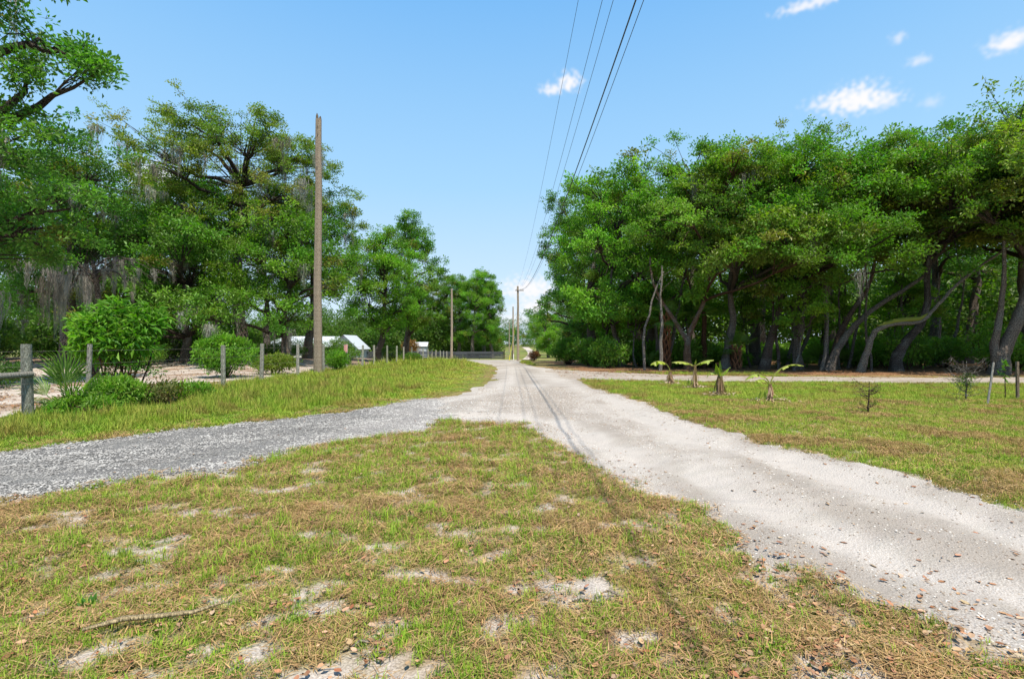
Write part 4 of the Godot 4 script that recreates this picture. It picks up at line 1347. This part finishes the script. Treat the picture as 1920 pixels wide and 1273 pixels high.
# ---------------------------------------------------------------- plants by the yard
func build_yard_plants() -> void:
	var lush := [Color(0.12, 0.30, 0.028), Color(0.22, 0.42, 0.035)]
	# the big leafy bush with reddish stems
	rng.seed = 301
	var node := thing("leafy_bush", on(-9.6, 12.4, -0.03), "big bright green leafy bush with bare reddish stems behind the fence", "bush")
	var tips := []
	for k in 13:
		var b := MB.new()
		var a := rf(0, TAU)
		var e := Vector3(cos(a) * rf(0.2, 1.05), rf(1.2, 1.9), sin(a) * rf(0.2, 0.7))
		b.tube(curve_points(Vector3(e.x * 0.45, 0, e.z * 0.4), e, Vector3(e.x * 0.1, 0, 0), 5, 0.03), tapered(6, 0.026, 0.01), 6, Color(0.20, 0.09, 0.06).lerp(Color(0.30, 0.24, 0.2), rf(0, 1)), false)
		part("stem", b.mesh(M.bark), node)
		tips.append(e)
	var big := make_spray(14, 0.20, 0.20, 0.06, 0.9)
	var xf := []
	var cols := []
	for k in 520:
		var dir := rdir()
		var p := Vector3(dir.x * 0.86, 1.56 + dir.y * 0.58, dir.z * 0.8) * Vector3(1, 1, 1)
		p = Vector3(0, 1.45, 0).lerp(p, pow(rf(0.1, 1.0), 0.4))
		var lump := n_edge.get_noise_3d(p.x * 2.2, p.y * 2.2, p.z * 2.2)
		if lump < -0.18:
			continue
		p.y += lump * 0.6
		p.x *= 1.0 + lump * 0.4
		var f := rf(0.7, 1.15)
		xf.append(Transform3D(turned(rf(0, TAU), rf(-0.6, 0.6), rf(-0.6, 0.6), Vector3(f, f, f)), p))
		cols.append(vary(lush[0].lerp(lush[1], rf(0, 1)), 0.22))
	for k in 36:
		var p := Vector3(rf(-0.9, 0.9), rf(0.5, 1.0), rf(-0.5, 0.5))
		xf.append(Transform3D(turned(rf(0, TAU), 0, 0, Vector3(0.55, 0.55, 0.55)), p))
		cols.append(vary(lush[0] if rf(0, 1) < 0.6 else Color(0.30, 0.16, 0.05), 0.2))
	copies("foliage", big, xf, cols, node)
	# palmetto at the fence
	rng.seed = 302
	node = thing("fan_palm_seedling", on(-8.15, 9.4, -0.02), "young fan palm with stiff pointed fronds between post and bush", "palm")
	for q in [[-0.45, 1.35, 0.95], [0.15, 1.45, 1.05], [0.5, 1.25, 0.95], [-1.3, 0.85, 0.85], [1.8, 1.0, 0.8], [-1.9, 0.35, 0.75], [2.7, 0.6, 0.75], [0.9, 0.9, 0.7]]:
		var f := part("frond", palmetto_mesh, node)
		f.transform = Transform3D(turned(q[0], -q[1], rf(-0.5, 0.5), Vector3(1.15, 1.15, 1.3) * q[2]), Vector3(0, 0.03, 0))
	# weeds heaped against the fence
	var k2 := 0
	var wl := ["low leafy weed patch at the foot of the fan palm", "bright vine mound left of the big bush's stems", "broad weedy vine mound right under the big bush", "small weed clump right of the vine mound"]
	for p in [[-7.75, 9.15, 0.32, 0.5], [-7.9, 10.3, 0.62, 0.55], [-7.75, 11.1, 0.42, 0.8], [-7.3, 11.6, 0.35, 0.5]]:
		shrub("vine_mound", wl[k2], "weeds", p[0], p[1], p[2], p[3], [Color(0.14, 0.30, 0.03), Color(0.26, 0.42, 0.05)] if k2 != 2 else [Color(0.14, 0.2, 0.05), Color(0.24, 0.18, 0.08)], 190, 0.72, "weeds along the wire fence", Color(0.22, 0.14, 0.09), 0.0)
		k2 += 1
	shrub("round_shrub", "round bright green shrub standing on the white sand behind the fence", "shrub", -11.0, 19.6, 1.62, 1.05, lush, 420, 1.0)
	shrub("round_shrub", "small round green shrub beside the bare wooden pole", "shrub", -8.3, 24.4, 0.95, 0.5, lush, 170, 0.8)
	shrub("fern_clump", "yellow-green ferny clump between round shrub and fence posts", "shrub", -10.2, 22.0, 0.85, 0.95, [Color(0.18, 0.27, 0.03), Color(0.26, 0.32, 0.05)], 210, 0.9)
	k2 = 0
	wl = ["low green shrub behind the fence, first right of the pole", "low green shrub behind the fence, second right of the pole", "low green shrub behind the fence, third right of the pole", "grassy bush on the fence line near its far end", "low shrub under the oaks left of the house", "low dark shrub right before the house", "middle shrub of three close to the house", "right shrub of three close to the house", "left shrub of three close to the house"]
	for p in [[-10.5, 31.0, 1.2, 0.9], [-11.8, 36.0, 1.3, 1.3], [-10.2, 44.0, 1.3, 1.2], [-8.2, 41.5, 0.8, 0.8], [-18.5, 25.5, 1.2, 1.1], [-15.8, 35.0, 1.1, 1.6], [-21.0, 52.0, 2.0, 1.8], [-17.0, 50.0, 1.9, 1.5], [-26.0, 54.0, 2.2, 2.0]]:
		shrub("low_shrub", wl[k2], "shrub", p[0], p[1], p[2], p[3], [Color(0.10, 0.22, 0.03), Color(0.2, 0.34, 0.04)], 190, 1.0, "shrubs behind the wire fence")
		k2 += 1
	shrub("low_shrub", "dark weedy shrub behind the corner post at the left edge", "shrub", -15.5, 14.8, 0.85, 1.3, [Color(0.06, 0.14, 0.03), Color(0.1, 0.2, 0.035)], 260, 0.9)

# ---------------------------------------------------------------- banana plants
func banana_leaf(start: Vector3, yaw: float, rise: float, ln: float, droop: float, wid: float, col: Color, bare_part := 0.25) -> ArrayMesh:
	var b := MB.new()
	var dir := Vector3(cos(yaw), 0, sin(yaw))
	var side := Vector3(-sin(yaw), 0, cos(yaw))
	var pts := []
	var p := start
	var ang := rise
	var n := 14
	for k in n + 1:
		pts.append(p)
		p += (dir * cos(ang) + Vector3.UP * sin(ang)) * (ln / n)
		ang -= droop / n
	var rr := []
	for k in n + 1:
		rr.append(lerpf(0.016, 0.004, float(k) / n))
	b.tube(pts, rr, 5, Color(0.42, 0.42, 0.12))
	for k in n:
		var t := (k + 0.5) / n
		if t < bare_part:
			continue
		var u := (t - bare_part) / (1.0 - bare_part)
		var ww := wid * sin(PI * clampf(u * 0.9 + 0.08, 0.0, 1.0)) * rf(0.75, 1.1)
		for s in [-1.0, 1.0]:
			if rf(0, 1) < 0.12:
				continue
			var drop := Vector3(0, -ww * rf(0.4, 1.0), 0)
			var w: Vector3 = side * ww * s * 0.6 + drop
			var a: Vector3 = pts[k]
			var e: Vector3 = pts[k + 1]
			var cc := vary(col, 0.15)
			if s > 0:
				b.quad(a, e, e + w * rf(0.8, 1.05), a + w, cc)
			else:
				b.quad(a, a + w, e + w * rf(0.8, 1.05), e, cc)
	return b.mesh(M.leaf)

func banana(label: String, x: float, d: float, stem_h: float, stem_r: float, leaves: Array, heap: float, suckers := 0) -> void:
	rng.seed = hash("ban%s" % d)
	var node := thing("banana_plant", on(x, d, -0.01), label, "banana plant", "row of small banana plants on the lawn")
	var b := MB.new()
	b.tube([Vector3.ZERO, Vector3(0.01, stem_h * 0.3, 0), Vector3(-0.01, stem_h * 0.7, 0.01), Vector3(0.0, stem_h, 0)], [stem_r * 1.15, stem_r * 0.95, stem_r * 0.8, stem_r * 0.6], 9, Color(0.40, 0.29, 0.14), true, 0.12)
	part("stem", b.mesh(M.post_wood), node)
	for q in leaves:
		part("leaf", banana_leaf(Vector3(0, stem_h * 0.92, 0), q[0], q[1], q[2], q[3], q[4], Color(0.24, 0.38, 0.035).lerp(Color(0.42, 0.46, 0.06), rf(0, 1)), q[5]), node)
	for k in 22:
		var a := rf(0, TAU)
		var dd := MB.new()
		var y := stem_h * rf(0.25, 0.95)
		var dir := Vector3(cos(a), 0, sin(a))
		var sd_ := Vector3(-sin(a), 0, cos(a)) * rf(0.006, 0.02)
		var p0 := dir * stem_r * 0.8 + Vector3(0, y, 0)
		var p1 := dir * (stem_r * 0.9 + rf(0.01, 0.07)) + Vector3(0, y * rf(0.45, 0.75), 0) + rdir() * 0.02
		var p2 := dir * (stem_r * 0.9 + rf(-0.01, 0.13)) + Vector3(0, y * rf(0.0, 0.45), 0) + rdir() * 0.03
		var col := Color(0.46, 0.34, 0.22).lerp(Color(0.26, 0.155, 0.10), rf(0, 1))
		dd.quad(p0 - sd_ * 0.5, p1 - sd_, p1 + sd_, p0 + sd_ * 0.5, col)
		dd.quad(p1 - sd_, p2 - sd_ * 0.6, p2 + sd_ * 0.6, p1 + sd_, col)
		part("dead_leaf", dd.mesh(M.litter), node)
	for k in 44:
		var a := rf(0, TAU)
		var rr := heap * sqrt(rf(0.02, 1.0))
		var p := Vector3(cos(a) * rr, rf(0.03, 0.12) * (1.3 - rr / heap), sin(a) * rr * 0.7)
		var dd := MB.new()
		var yaw := rf(0, TAU)
		var dir := Vector3(cos(yaw), rf(-0.1, 0.25), sin(yaw)) * rf(0.08, 0.2)
		var sd_ := Vector3(-sin(yaw), rf(-0.3, 0.3), cos(yaw)) * rf(0.008, 0.022)
		var col := Color(0.50, 0.40, 0.31).lerp(Color(0.24, 0.16, 0.11), rf(0, 1))
		var m := p + dir * 0.5 + Vector3(0, rf(0.0, 0.03), 0)
		dd.quad(p - sd_ * 0.4, m - sd_, m + sd_, p + sd_ * 0.4, col)
		dd.quad(m - sd_, p + dir - sd_ * 0.3, p + dir + sd_ * 0.3, m + sd_, col)
		part("dry_scrap", dd.mesh(M.litter), node)
	for k in suckers:
		var q := Vector3(rf(-0.32, -0.15), 0, rf(-0.05, 0.1))
		part("sucker_leaf", banana_leaf(q, PI * 0.5 + rf(-1, 1), 1.5, rf(0.25, 0.34), rf(0.0, 0.4), 0.06, Color(0.2, 0.36, 0.04), 0.3), node)

func build_bananas() -> void:
	banana("farthest banana plant with a single leaf arching left", 5.35, 17.3, 0.42, 0.075, [[PI * 0.95, 1.45, 0.95, 2.3, 0.2, 0.4]], 0.35)
	banana("banana plant with two leaves spread sideways like arms", 5.65, 15.8, 0.72, 0.06, [[PI, 0.6, 0.75, 0.9, 0.10, 0.12], [0.1, 0.75, 0.62, 0.85, 0.15, 0.25], [1.4, 1.4, 0.25, 0.2, 0.06, 0.2]], 0.45, 2)
	banana("squat banana plant with upright leaves over a thick brown skirt", 5.4, 13.3, 0.52, 0.10, [[PI * 0.8, 1.35, 0.42, 0.5, 0.14, 0.15], [0.3, 1.0, 0.38, 0.4, 0.10, 0.2], [PI, 1.2, 0.46, 2.6, 0.06, 0.2], [PI * 0.6, 1.45, 0.45, 0.3, 0.09, 0.1]], 0.45)
	banana("nearest banana plant with long thin leaves arching both ways", 5.95, 11.8, 0.42, 0.055, [[0.05, 1.35, 1.0, 1.75, 0.07, 0.25], [PI, 1.3, 0.75, 2.4, 0.10, 0.25], [PI * 0.9, 0.9, 0.5, 1.5, 0.12, 0.4]], 0.6, 3)

# ---------------------------------------------------------------- small things on the lawns
func twiggy(called: String, label: String, cat: String, x: float, d: float, h: float, r: float, n: int, col: Color, up := 0.6) -> Node3D:
	rng.seed = hash("tw%s" % x)
	var node := thing(called, on(x, d, -0.02), label, cat)
	var b := MB.new()
	b.tube(curve_points(Vector3.ZERO, Vector3(0.02, h, 0), Vector3.ZERO, 5, 0.012), tapered(6, 0.016, 0.005), 6, col, true)
	part("stem", b.mesh(M.bark), node)
	for k in n:
		b = MB.new()
		var y := h * rf(0.12, 0.85)
		var a := rf(0, TAU)
		var l := r * rf(0.5, 1.0)
		var e := Vector3(cos(a) * l, y + l * up * rf(0.3, 1.3), sin(a) * l)
		var pts := curve_points(Vector3(0.01, y, 0), e, Vector3(0, -0.03, 0), 4, 0.012)
		b.tube(pts, tapered(5, 0.007, 0.0025), 4, col, false)
		for q in 5:
			var f: Vector3 = pts[rng.randi_range(1, 4)]
			b.tube([f, f + rdir() * l * 0.35], [0.004, 0.0015], 3, col, false)
		part("branch", b.mesh(M.bark), node)
	return node

func build_lawn_things() -> void:
	twiggy("dead_sapling", "small dead brown sapling with bare twigs alone on the right lawn", "sapling", 6.75, 9.7, 0.62, 0.32, 22, Color(0.42, 0.29, 0.21))
	var n := twiggy("bare_shrub", "grey leafless twiggy shrub beside the leaning white stake", "shrub", 10.55, 11.9, 0.95, 0.5, 34, Color(0.58, 0.53, 0.47), 0.8)
	var xf := []
	var cols := []
	for k in 16:
		xf.append(Transform3D(turned(rf(0, TAU), 0, 0, Vector3(0.4, 0.4, 0.4)), Vector3(rf(-0.12, 0.12), rf(0.35, 0.6), rf(-0.1, 0.1))))
		cols.append(vary(Color(0.14, 0.27, 0.04), 0.2))
	copies("foliage", bush_spray[0], xf, cols, n)
	# stakes
	var b := MB.new()
	b.tube([Vector3.ZERO, Vector3(0.08, 0.5, 0), Vector3(0.15, 0.97, 0)], [0.022, 0.021, 0.02], 8, Color(0.70, 0.68, 0.62))
	var o := part("wooden_stake", b.mesh(M.post_wood), self)
	o.position = on(10.3, 11.1, -0.05)
	tag(o, "leaning white wooden stake beside the leafless shrub", "stake")
	b = MB.new()
	b.box(Vector3(-0.028, 0, -0.02), Vector3(0.028, 0.95, 0.02), Color(0.45, 0.36, 0.27))
	o = part(numbered("wooden_stake"), b.mesh(M.post_wood), self)
	o.name = "wooden_stake_001"
	o.position = on(11.95, 12.1, -0.05)
	tag(o, "upright brown wooden stake at the right edge by a leafy sapling", "stake")
	var s := thing("leafy_sapling", on(11.75, 12.2, -0.02), "thin sapling with a few broad green leaves by the upright stake", "sapling")
	b = MB.new()
	b.tube(curve_points(Vector3.ZERO, Vector3(0.02, 0.9, 0), Vector3.ZERO, 4, 0.01), tapered(5, 0.012, 0.005), 6, Color(0.25, 0.2, 0.12))
	part("stem", b.mesh(M.bark), s)
	rng.seed = 404
	for k in 20:
		b = MB.new()
		var p := Vector3(rf(-0.03, 0.03), rf(0.5, 0.95), rf(-0.03, 0.03))
		var dir := (rdir() + Vector3(0, 0.2, 0)).normalized()
		leaf_quad(b, p, dir, dir.cross(Vector3(0.2, 1, 0.1)).normalized(), rf(0.12, 0.2), rf(0.05, 0.08), vary(Color(0.13, 0.25, 0.035), 0.25))
		part("leaf", b.mesh(M.leaf), s)
	# fallen sticks in the foreground
	var sl := ["long pale dry frond stalk lying in the grass at lower left", "short split pale stick lying in the foreground litter", "thin pale twig lying on bare sand at the bottom", "thin grey twig lying right of the split stick"]
	var k := 0
	for q in [[-1.62, 2.36, 0.42, 0.55, 0.013, Color(0.75, 0.60, 0.36)], [0.40, 2.62, 0.12, 0.22, 0.010, Color(0.85, 0.75, 0.62)], [-0.62, 2.22, 0.5, 0.14, 0.006, Color(0.5, 0.42, 0.34)], [0.55, 2.66, -0.25, 0.18, 0.007, Color(0.7, 0.58, 0.47)]]:
		b = MB.new()
		var dir := Vector3(cos(q[2]), 0, -sin(q[2]))
		var pts := []
		for j in 5:
			var t := j / 4.0 - 0.5
			pts.append(dir * q[3] * t + Vector3(0, 0.012 * sin(j * 1.7) , 0.008 * cos(j * 2.3)))
		b.tube(pts, [q[4] * 0.5, q[4], q[4] * 0.9, q[4] * 0.8, q[4] * 0.3], 6, q[5])
		o = part(numbered("fallen_stick"), b.mesh(M.post_wood), self)
		o.position = on(q[0], q[1], 0.045 if k == 0 else 0.016)
		tag(o, sl[k], "stick", "sticks lying in the foreground")
		k += 1
	# broadleaf weed
	rng.seed = 405
	s = thing("broadleaf_weed", on(-2.11, 2.56, 0.0), "single dark green broadleaf weed in the lower left grass", "weed")
	for j in 11:
		b = MB.new()
		var dir := (Vector3(cos(j * 2.4), rf(0.4, 1.4), sin(j * 2.4))).normalized()
		leaf_quad(b, Vector3(0, 0.01, 0) + dir * 0.01, dir, dir.cross(Vector3(0.1, 1, 0.3)).normalized(), rf(0.03, 0.06), rf(0.02, 0.03), vary(Color(0.08, 0.2, 0.03), 0.2))
		part("leaf", b.mesh(M.leaf), s)

# ---------------------------------------------------------------- grass, litter, stones
func region_at(x: float, d: float) -> float:
	return paved(x, d)

func fine_at(x: float, d: float) -> float:
	return n_mid.get_noise_2d(x * 3.0, d * 3.0)

func build_scatter() -> void:
	rng.seed = 500
	var short := [make_tuft(12, 0.025, 0.07, 0.0024, 0.05, 1.2, 0.35), make_tuft(14, 0.02, 0.06, 0.0022, 0.06, 1.3, 0.5)]
	var tall := [make_tuft(15, 0.08, 0.19, 0.0032, 0.05, 0.9, 0.12), make_tuft(13, 0.05, 0.14, 0.003, 0.05, 1.0, 0.2)]
	var thatch := make_thatch()
	var green := Color(0.155, 0.285, 0.03)
	var lime := Color(0.295, 0.43, 0.04)
	var straw := Color(0.50, 0.41, 0.11)
	var sx := [[], []]
	var sc := [[], []]
	var tx := [[], []]
	var tc := [[], []]
	var hx := []
	var hc := []
	# lawn bands: [d0, d1, tufts per square metre, size]
	for band in [[1.6, 3.0, 1700.0, 0.8], [3.0, 4.5, 1300.0, 0.9], [4.5, 7.0, 700.0, 1.1], [7.0, 11.0, 520.0, 1.15], [11.0, 18.5, 260.0, 1.5], [18.5, 30.0, 80.0, 2.0], [30.0, 62.0, 9.0, 4.0]]:
		var d0: float = band[0]
		var d1: float = band[1]
		var xw := d1 * 1.06 + 1.0
		var total := int((d1 - d0) * 2.0 * xw * band[2])
		for k in total:
			var x := rf(-xw, xw)
			var d := rf(d0, d1)
			if absf(x) > d * 1.06 + 1.0:
				continue
			if x < -9.3 or (x > 1.6 and d > 24.0) or (x > 12.0 and d > 17.5) or x > 22.0:
				continue
			var s := sd("road", x, d)
			if s > 0.7 or sd("drive", x, d) > 0.7 or sd("lane", x, d) > 0.7:
				continue
			var pv := paved(x, d)
			if pv > -0.2 and rf(0, 1) < smoothstep(-0.2, 0.28, pv + (0.0 if d < 11.0 else 0.1)) * 1.5:
				continue
			if x < -8.3 and inside("yard", x, d) > 0.1:
				continue
			var by_plant := false
			for q in [[5.35, 17.3], [5.65, 15.8], [5.4, 13.3], [5.95, 11.8]]:
				if Vector2(x - q[0], (d - q[1]) * 1.3).length() < 0.42 + fine_at(x, d) * 0.3:
					by_plant = true
			if by_plant:
				continue
			var verge := x < -0.7 and d > 6.0 and sd("drive", x, d) < 0.0 and d > 5.9 + (x + 6.12) * 1.42
			var front := not verge and x < 2.6 and d < 9.0
			var patchy := n_edge.get_noise_2d(x * 1.5 + 70.0, d * 1.5)
			var fine := n_mid.get_noise_2d(x * 2.0 + 30.0, d * 2.0)
			var br := 0.0
			if front:
				br = bare(x, d)
				if rf(0, 1) < smoothstep(-0.05, 0.36, br) * 0.98:
					continue
			var f: float = band[3] * rf(0.7, 1.3)
			var warm := clampf(0.42 + fine * 0.8 + patchy * 0.4 + rf(-0.25, 0.25), 0.0, 1.0)
			var rust := smoothstep(0.05, 0.42, n_edge.get_noise_2d(x * 1.1 + 15.0, d * 1.1 - 8.0) + fine * 0.4 + (0.12 if x > 2.5 and pv > -1.3 else -0.04))
			var rim := x > 0.2 and x < 2.6 and d < 8.0 and pv > -0.5
			var col := green.lerp(lime, rf(0, 1)).lerp(straw, warm * ((0.4 if x < -0.4 else 0.6) if front else 0.66) * (0.25 if rim else 1.0)).lerp(Color(0.30, 0.17, 0.08), rust * 0.6 * (0.2 if rim else 1.0))
			var at := on(x, d, 0.0)
			var xt := Transform3D(turned(rf(0, TAU), rf(-0.12, 0.12), rf(-0.12, 0.12), Vector3(f, f * rf(0.8, 1.2), f)), at)
			if verge:
				var near_edge := smoothstep(0.0, 1.3, -pv)
				col = green.lerp(lime, clampf(rf(0.0, 0.9) + patchy * 0.5, 0.0, 1.0)).lerp(straw, clampf(0.1 + fine * 1.1 + patchy * 0.5 + smoothstep(-5.0, -1.5, x) * 0.3, 0.0, 0.9) * 0.75).lerp(Color(0.30, 0.17, 0.08), rust * 0.45)
				var w := 0 if rf(0, 1) < near_edge else 1
				xt = xt.scaled_local(Vector3(0.9, lerpf(0.3, 0.95, near_edge) * (1.25 if d < 16.0 else 0.8) * clampf(0.75 + patchy * 1.1 + fine * 0.5, 0.3, 1.3) * smoothstep(0.0, -4.0, x + 0.5), 1))
				tx[w].append(xt)
				tc[w].append(vary(col, 0.2))
			elif front and x < 0.2 and patchy + fine * 0.5 > 0.08 - x * 0.05 and rf(0, 1) < 0.55:
				xt = xt.scaled_local(Vector3(0.7, 0.75, 0.7))
				tx[1].append(xt)
				tc[1].append(vary(green.lerp(lime, rf(0.2, 1)), 0.15))
			else:
				var w := 0 if warm < 0.6 else 1
				sx[w].append(xt)
				sc[w].append(vary(col, 0.2))
			if rf(0, 1) < (0.34 if front else 0.10) + rust * 0.3 and d < 12.0:
				hx.append(Transform3D(turned(rf(0, TAU), 0, 0, Vector3(f, f, f)), on(x + rf(-0.05, 0.05), d + rf(-0.05, 0.05), 0.002)))
				hc.append(vary(Color(0.42, 0.29, 0.13).lerp(Color(0.25, 0.14, 0.07), rf(0, 1)), 0.2))
	for w in 2:
		var o := copies(["lawn_grass", "dry_lawn_grass"][w], short[w], sx[w], sc[w], self)
		o.set_meta("label", ["short green lawn grass around the road and driveway", "short straw-coloured lawn grass mixed through the lawn"][w])
		o.set_meta("category", "grass")
		o = copies(["tall_grass", "loose_grass"][w], tall[w], tx[w], tc[w], self)
		o.set_meta("label", ["tall bright green grass on the verge between driveway and fence", "longer loose grass tufts in the lawn and at the verge's edge"][w])
		o.set_meta("category", "grass")
	print("tufts ", sx[0].size() + sx[1].size(), " ", tx[0].size() + tx[1].size(), " thatch ", hx.size())
	var o := copies("grass_thatch", thatch, hx, hc, self)
	o.set_meta("label", "dead brown grass clippings lying between the lawn's blades")
	o.set_meta("category", "dead grass")
	# fallen oak leaves
	var lx := []
	var lc := []
	var dl := make_dead_leaf()
	for k in 30000:
		var d := 1.6 + 10.0 * pow(rf(0, 1), 1.3)
		var x := rf(-d * 1.05 - 0.8, d * 1.05 + 0.8)
		if k > 20000:
			d = rf(17.0, 30.0)
			x = rf(2.0, 30.0)
		var side := absf(sd("road", x, d))
		var like := 0.16
		if k > 20000:
			like = 0.9 if d > 20.5 else 0.15
		else:
			if x > 0.4 and sd("road", x, d) < 0.05 and x < 3.0:
				like = 0.75 * smoothstep(1.6, 0.1, side)
			elif sd("road", x, d) > 0.0:
				like = 0.28 * smoothstep(0.6, 0.0, side) + 0.03
			if sd("drive", x, d) > 0.0:
				like = 0.02
			if x > 0.7 and x < 2.3 and d < 3.6 and sd("road", x, d) < 0.0:
				like = 1.0
			if d < 3.2:
				like = maxf(like, 0.3 + 0.3 * n_edge.get_noise_2d(x * 2.0, d * 2.0))
		if rf(0, 1) > like:
			continue
		var f := rf(0.02, 0.055) * (1.0 if d < 12.0 else 1.9)
		lx.append(Transform3D(turned(rf(0, TAU), rf(-0.25, 0.25), rf(-0.25, 0.25), Vector3(f, f * rf(0.3, 1.0), f)), on(x, d, rf(0.003, 0.012) + (0.0 if sd("road", x, d) > 0.0 else 0.012))))
		lc.append(vary(Color(0.27, 0.115, 0.06).lerp(Color(0.38, 0.27, 0.17), rf(0, 1)), 0.3))
	o = copies("fallen_leaves", dl, lx, lc, self)
	o.set_meta("label", "fallen brown oak leaves along the road edge and lawn")
	o.set_meta("category", "leaves")
	# gravel
	var gx := [[], [], []]
	var gc := [[], [], []]
	var stones := [make_stone(1), make_stone(2), make_stone(3)]
	for k in 190000:
		var d := 2.2 + 12.0 * rf(0, 1)
		var x := rf(-d * 1.05 - 0.8, 0.6)
		if sd("drive", x, d) < -1.6:
			continue
		var s := inside("drive", x, d)
		var mouth := inside("road", x, d) > 0.05 and d > 8.0
		if s < 0.0 and not mouth and (s < -0.12 or rf(0, 1) < 0.6):
			continue
		if s < 0.0 and mouth and rf(0, 1) > 0.55 * smoothstep(-1.5, 0.0, s):
			continue
		if rf(0, 1) < 0.6 * exp(-pow((sd("drive", x, d) - 0.6) / 0.2, 2.0)):
			continue
		if rf(0, 1) < smoothstep(-3.0, -0.6, x) * 0.55:
			continue
		var f := (0.0035 + 0.010 * pow(rf(0, 1), 2.0)) * (1.0 + d * 0.03)
		var t := rf(0.0, 1.0)
		var w := rng.randi_range(0, 2)
		gx[w].append(Transform3D(turned(rf(0, TAU), rf(-0.4, 0.4), rf(-0.4, 0.4), Vector3(f * rf(0.8, 1.5), f * rf(0.6, 1.0), f)), on(x, d, 0.011)))
		gc[w].append((Color(0.385, 0.372, 0.352).lerp(Color(0.22, 0.21, 0.20), t) * (1.0 + 0.5 * n_mid.get_noise_2d(x * 0.8, d * 0.8))).lerp(Color(0.56, 0.53, 0.50), smoothstep(-3.4, -0.8, x) * rf(0.2, 0.9)))
	var names := ["driveway_gravel", "driveway_gravel_001", "driveway_gravel_002"]
	for w in 3:
		o = copies(names[w], stones[w], gx[w], gc[w], self)
		o.set_meta("label", "loose grey crushed gravel covering the driveway")
		o.set_meta("category", "gravel")
		o.set_meta("group", "driveway gravel")
	# grit and crumbs on the sandy road
	gx = []
	gc = []
	for k in 90000:
		var d := 1.8 + 14.0 * pow(rf(0, 1), 1.2)
		var x := rf(-1.0, minf(4.6, d * 1.1 + 0.8))
		var s := inside("road", x, d)
		if s < 0.0:
			continue
		var stripe := n_edge.get_noise_2d(x * 2.4, d * 0.35)
		if rf(0, 1) > 0.22 + stripe * 0.5 + smoothstep(0.5, 0.0, s) * 0.5 + smoothstep(1.0, 1.3, s) * 0.35 - 0.12 * exp(-pow((s - 0.72) / 0.25, 2.0)):
			continue
		var f := rf(0.002, 0.0065) * (1.0 + d * 0.06)
		gx.append(Transform3D(turned(rf(0, TAU), rf(-0.4, 0.4), rf(-0.4, 0.4), Vector3(f * rf(0.8, 1.7), f * 0.6, f)), on(x, d, 0.005)))
		gc.append(Color(0.42, 0.35, 0.28).lerp(Color(0.20, 0.14, 0.10), rf(0, 1)) if rf(0, 1) < 0.72 else Color(0.62, 0.58, 0.53))
	o = copies("road_grit", stones[1], gx, gc, self)
	o.set_meta("label", "small dark crumbs and grit strewn on the sandy road")
	o.set_meta("category", "grit")
	# brown leaf and twig litter on the yard's sand
	lx = []
	lc = []
	for k in 9000:
		var d := rf(5.0, 34.0)
		var x := rf(-d * 1.05 - 1.0, -8.6)
		if inside("yard", x, d) < 0.0:
			continue
		if n_mid.get_noise_2d(x * 0.5, d * 0.9) + 0.5 * n_edge.get_noise_2d(x * 1.3, d * 1.3) < 0.06 and rf(0, 1) < 0.85:
			continue
		var f := rf(0.05, 0.11)
		lx.append(Transform3D(turned(rf(0, TAU), rf(-0.5, 0.5), rf(-0.5, 0.5), Vector3(f, f, f)), on(x, d, rf(0.01, 0.03))))
		lc.append(vary(Color(0.24, 0.12, 0.06).lerp(Color(0.36, 0.25, 0.16), rf(0, 1)), 0.3))
	o = copies("yard_litter", dl, lx, lc, self)
	o.set_meta("label", "brown dead leaves and litter scattered on the yard's sand")
	o.set_meta("category", "litter")
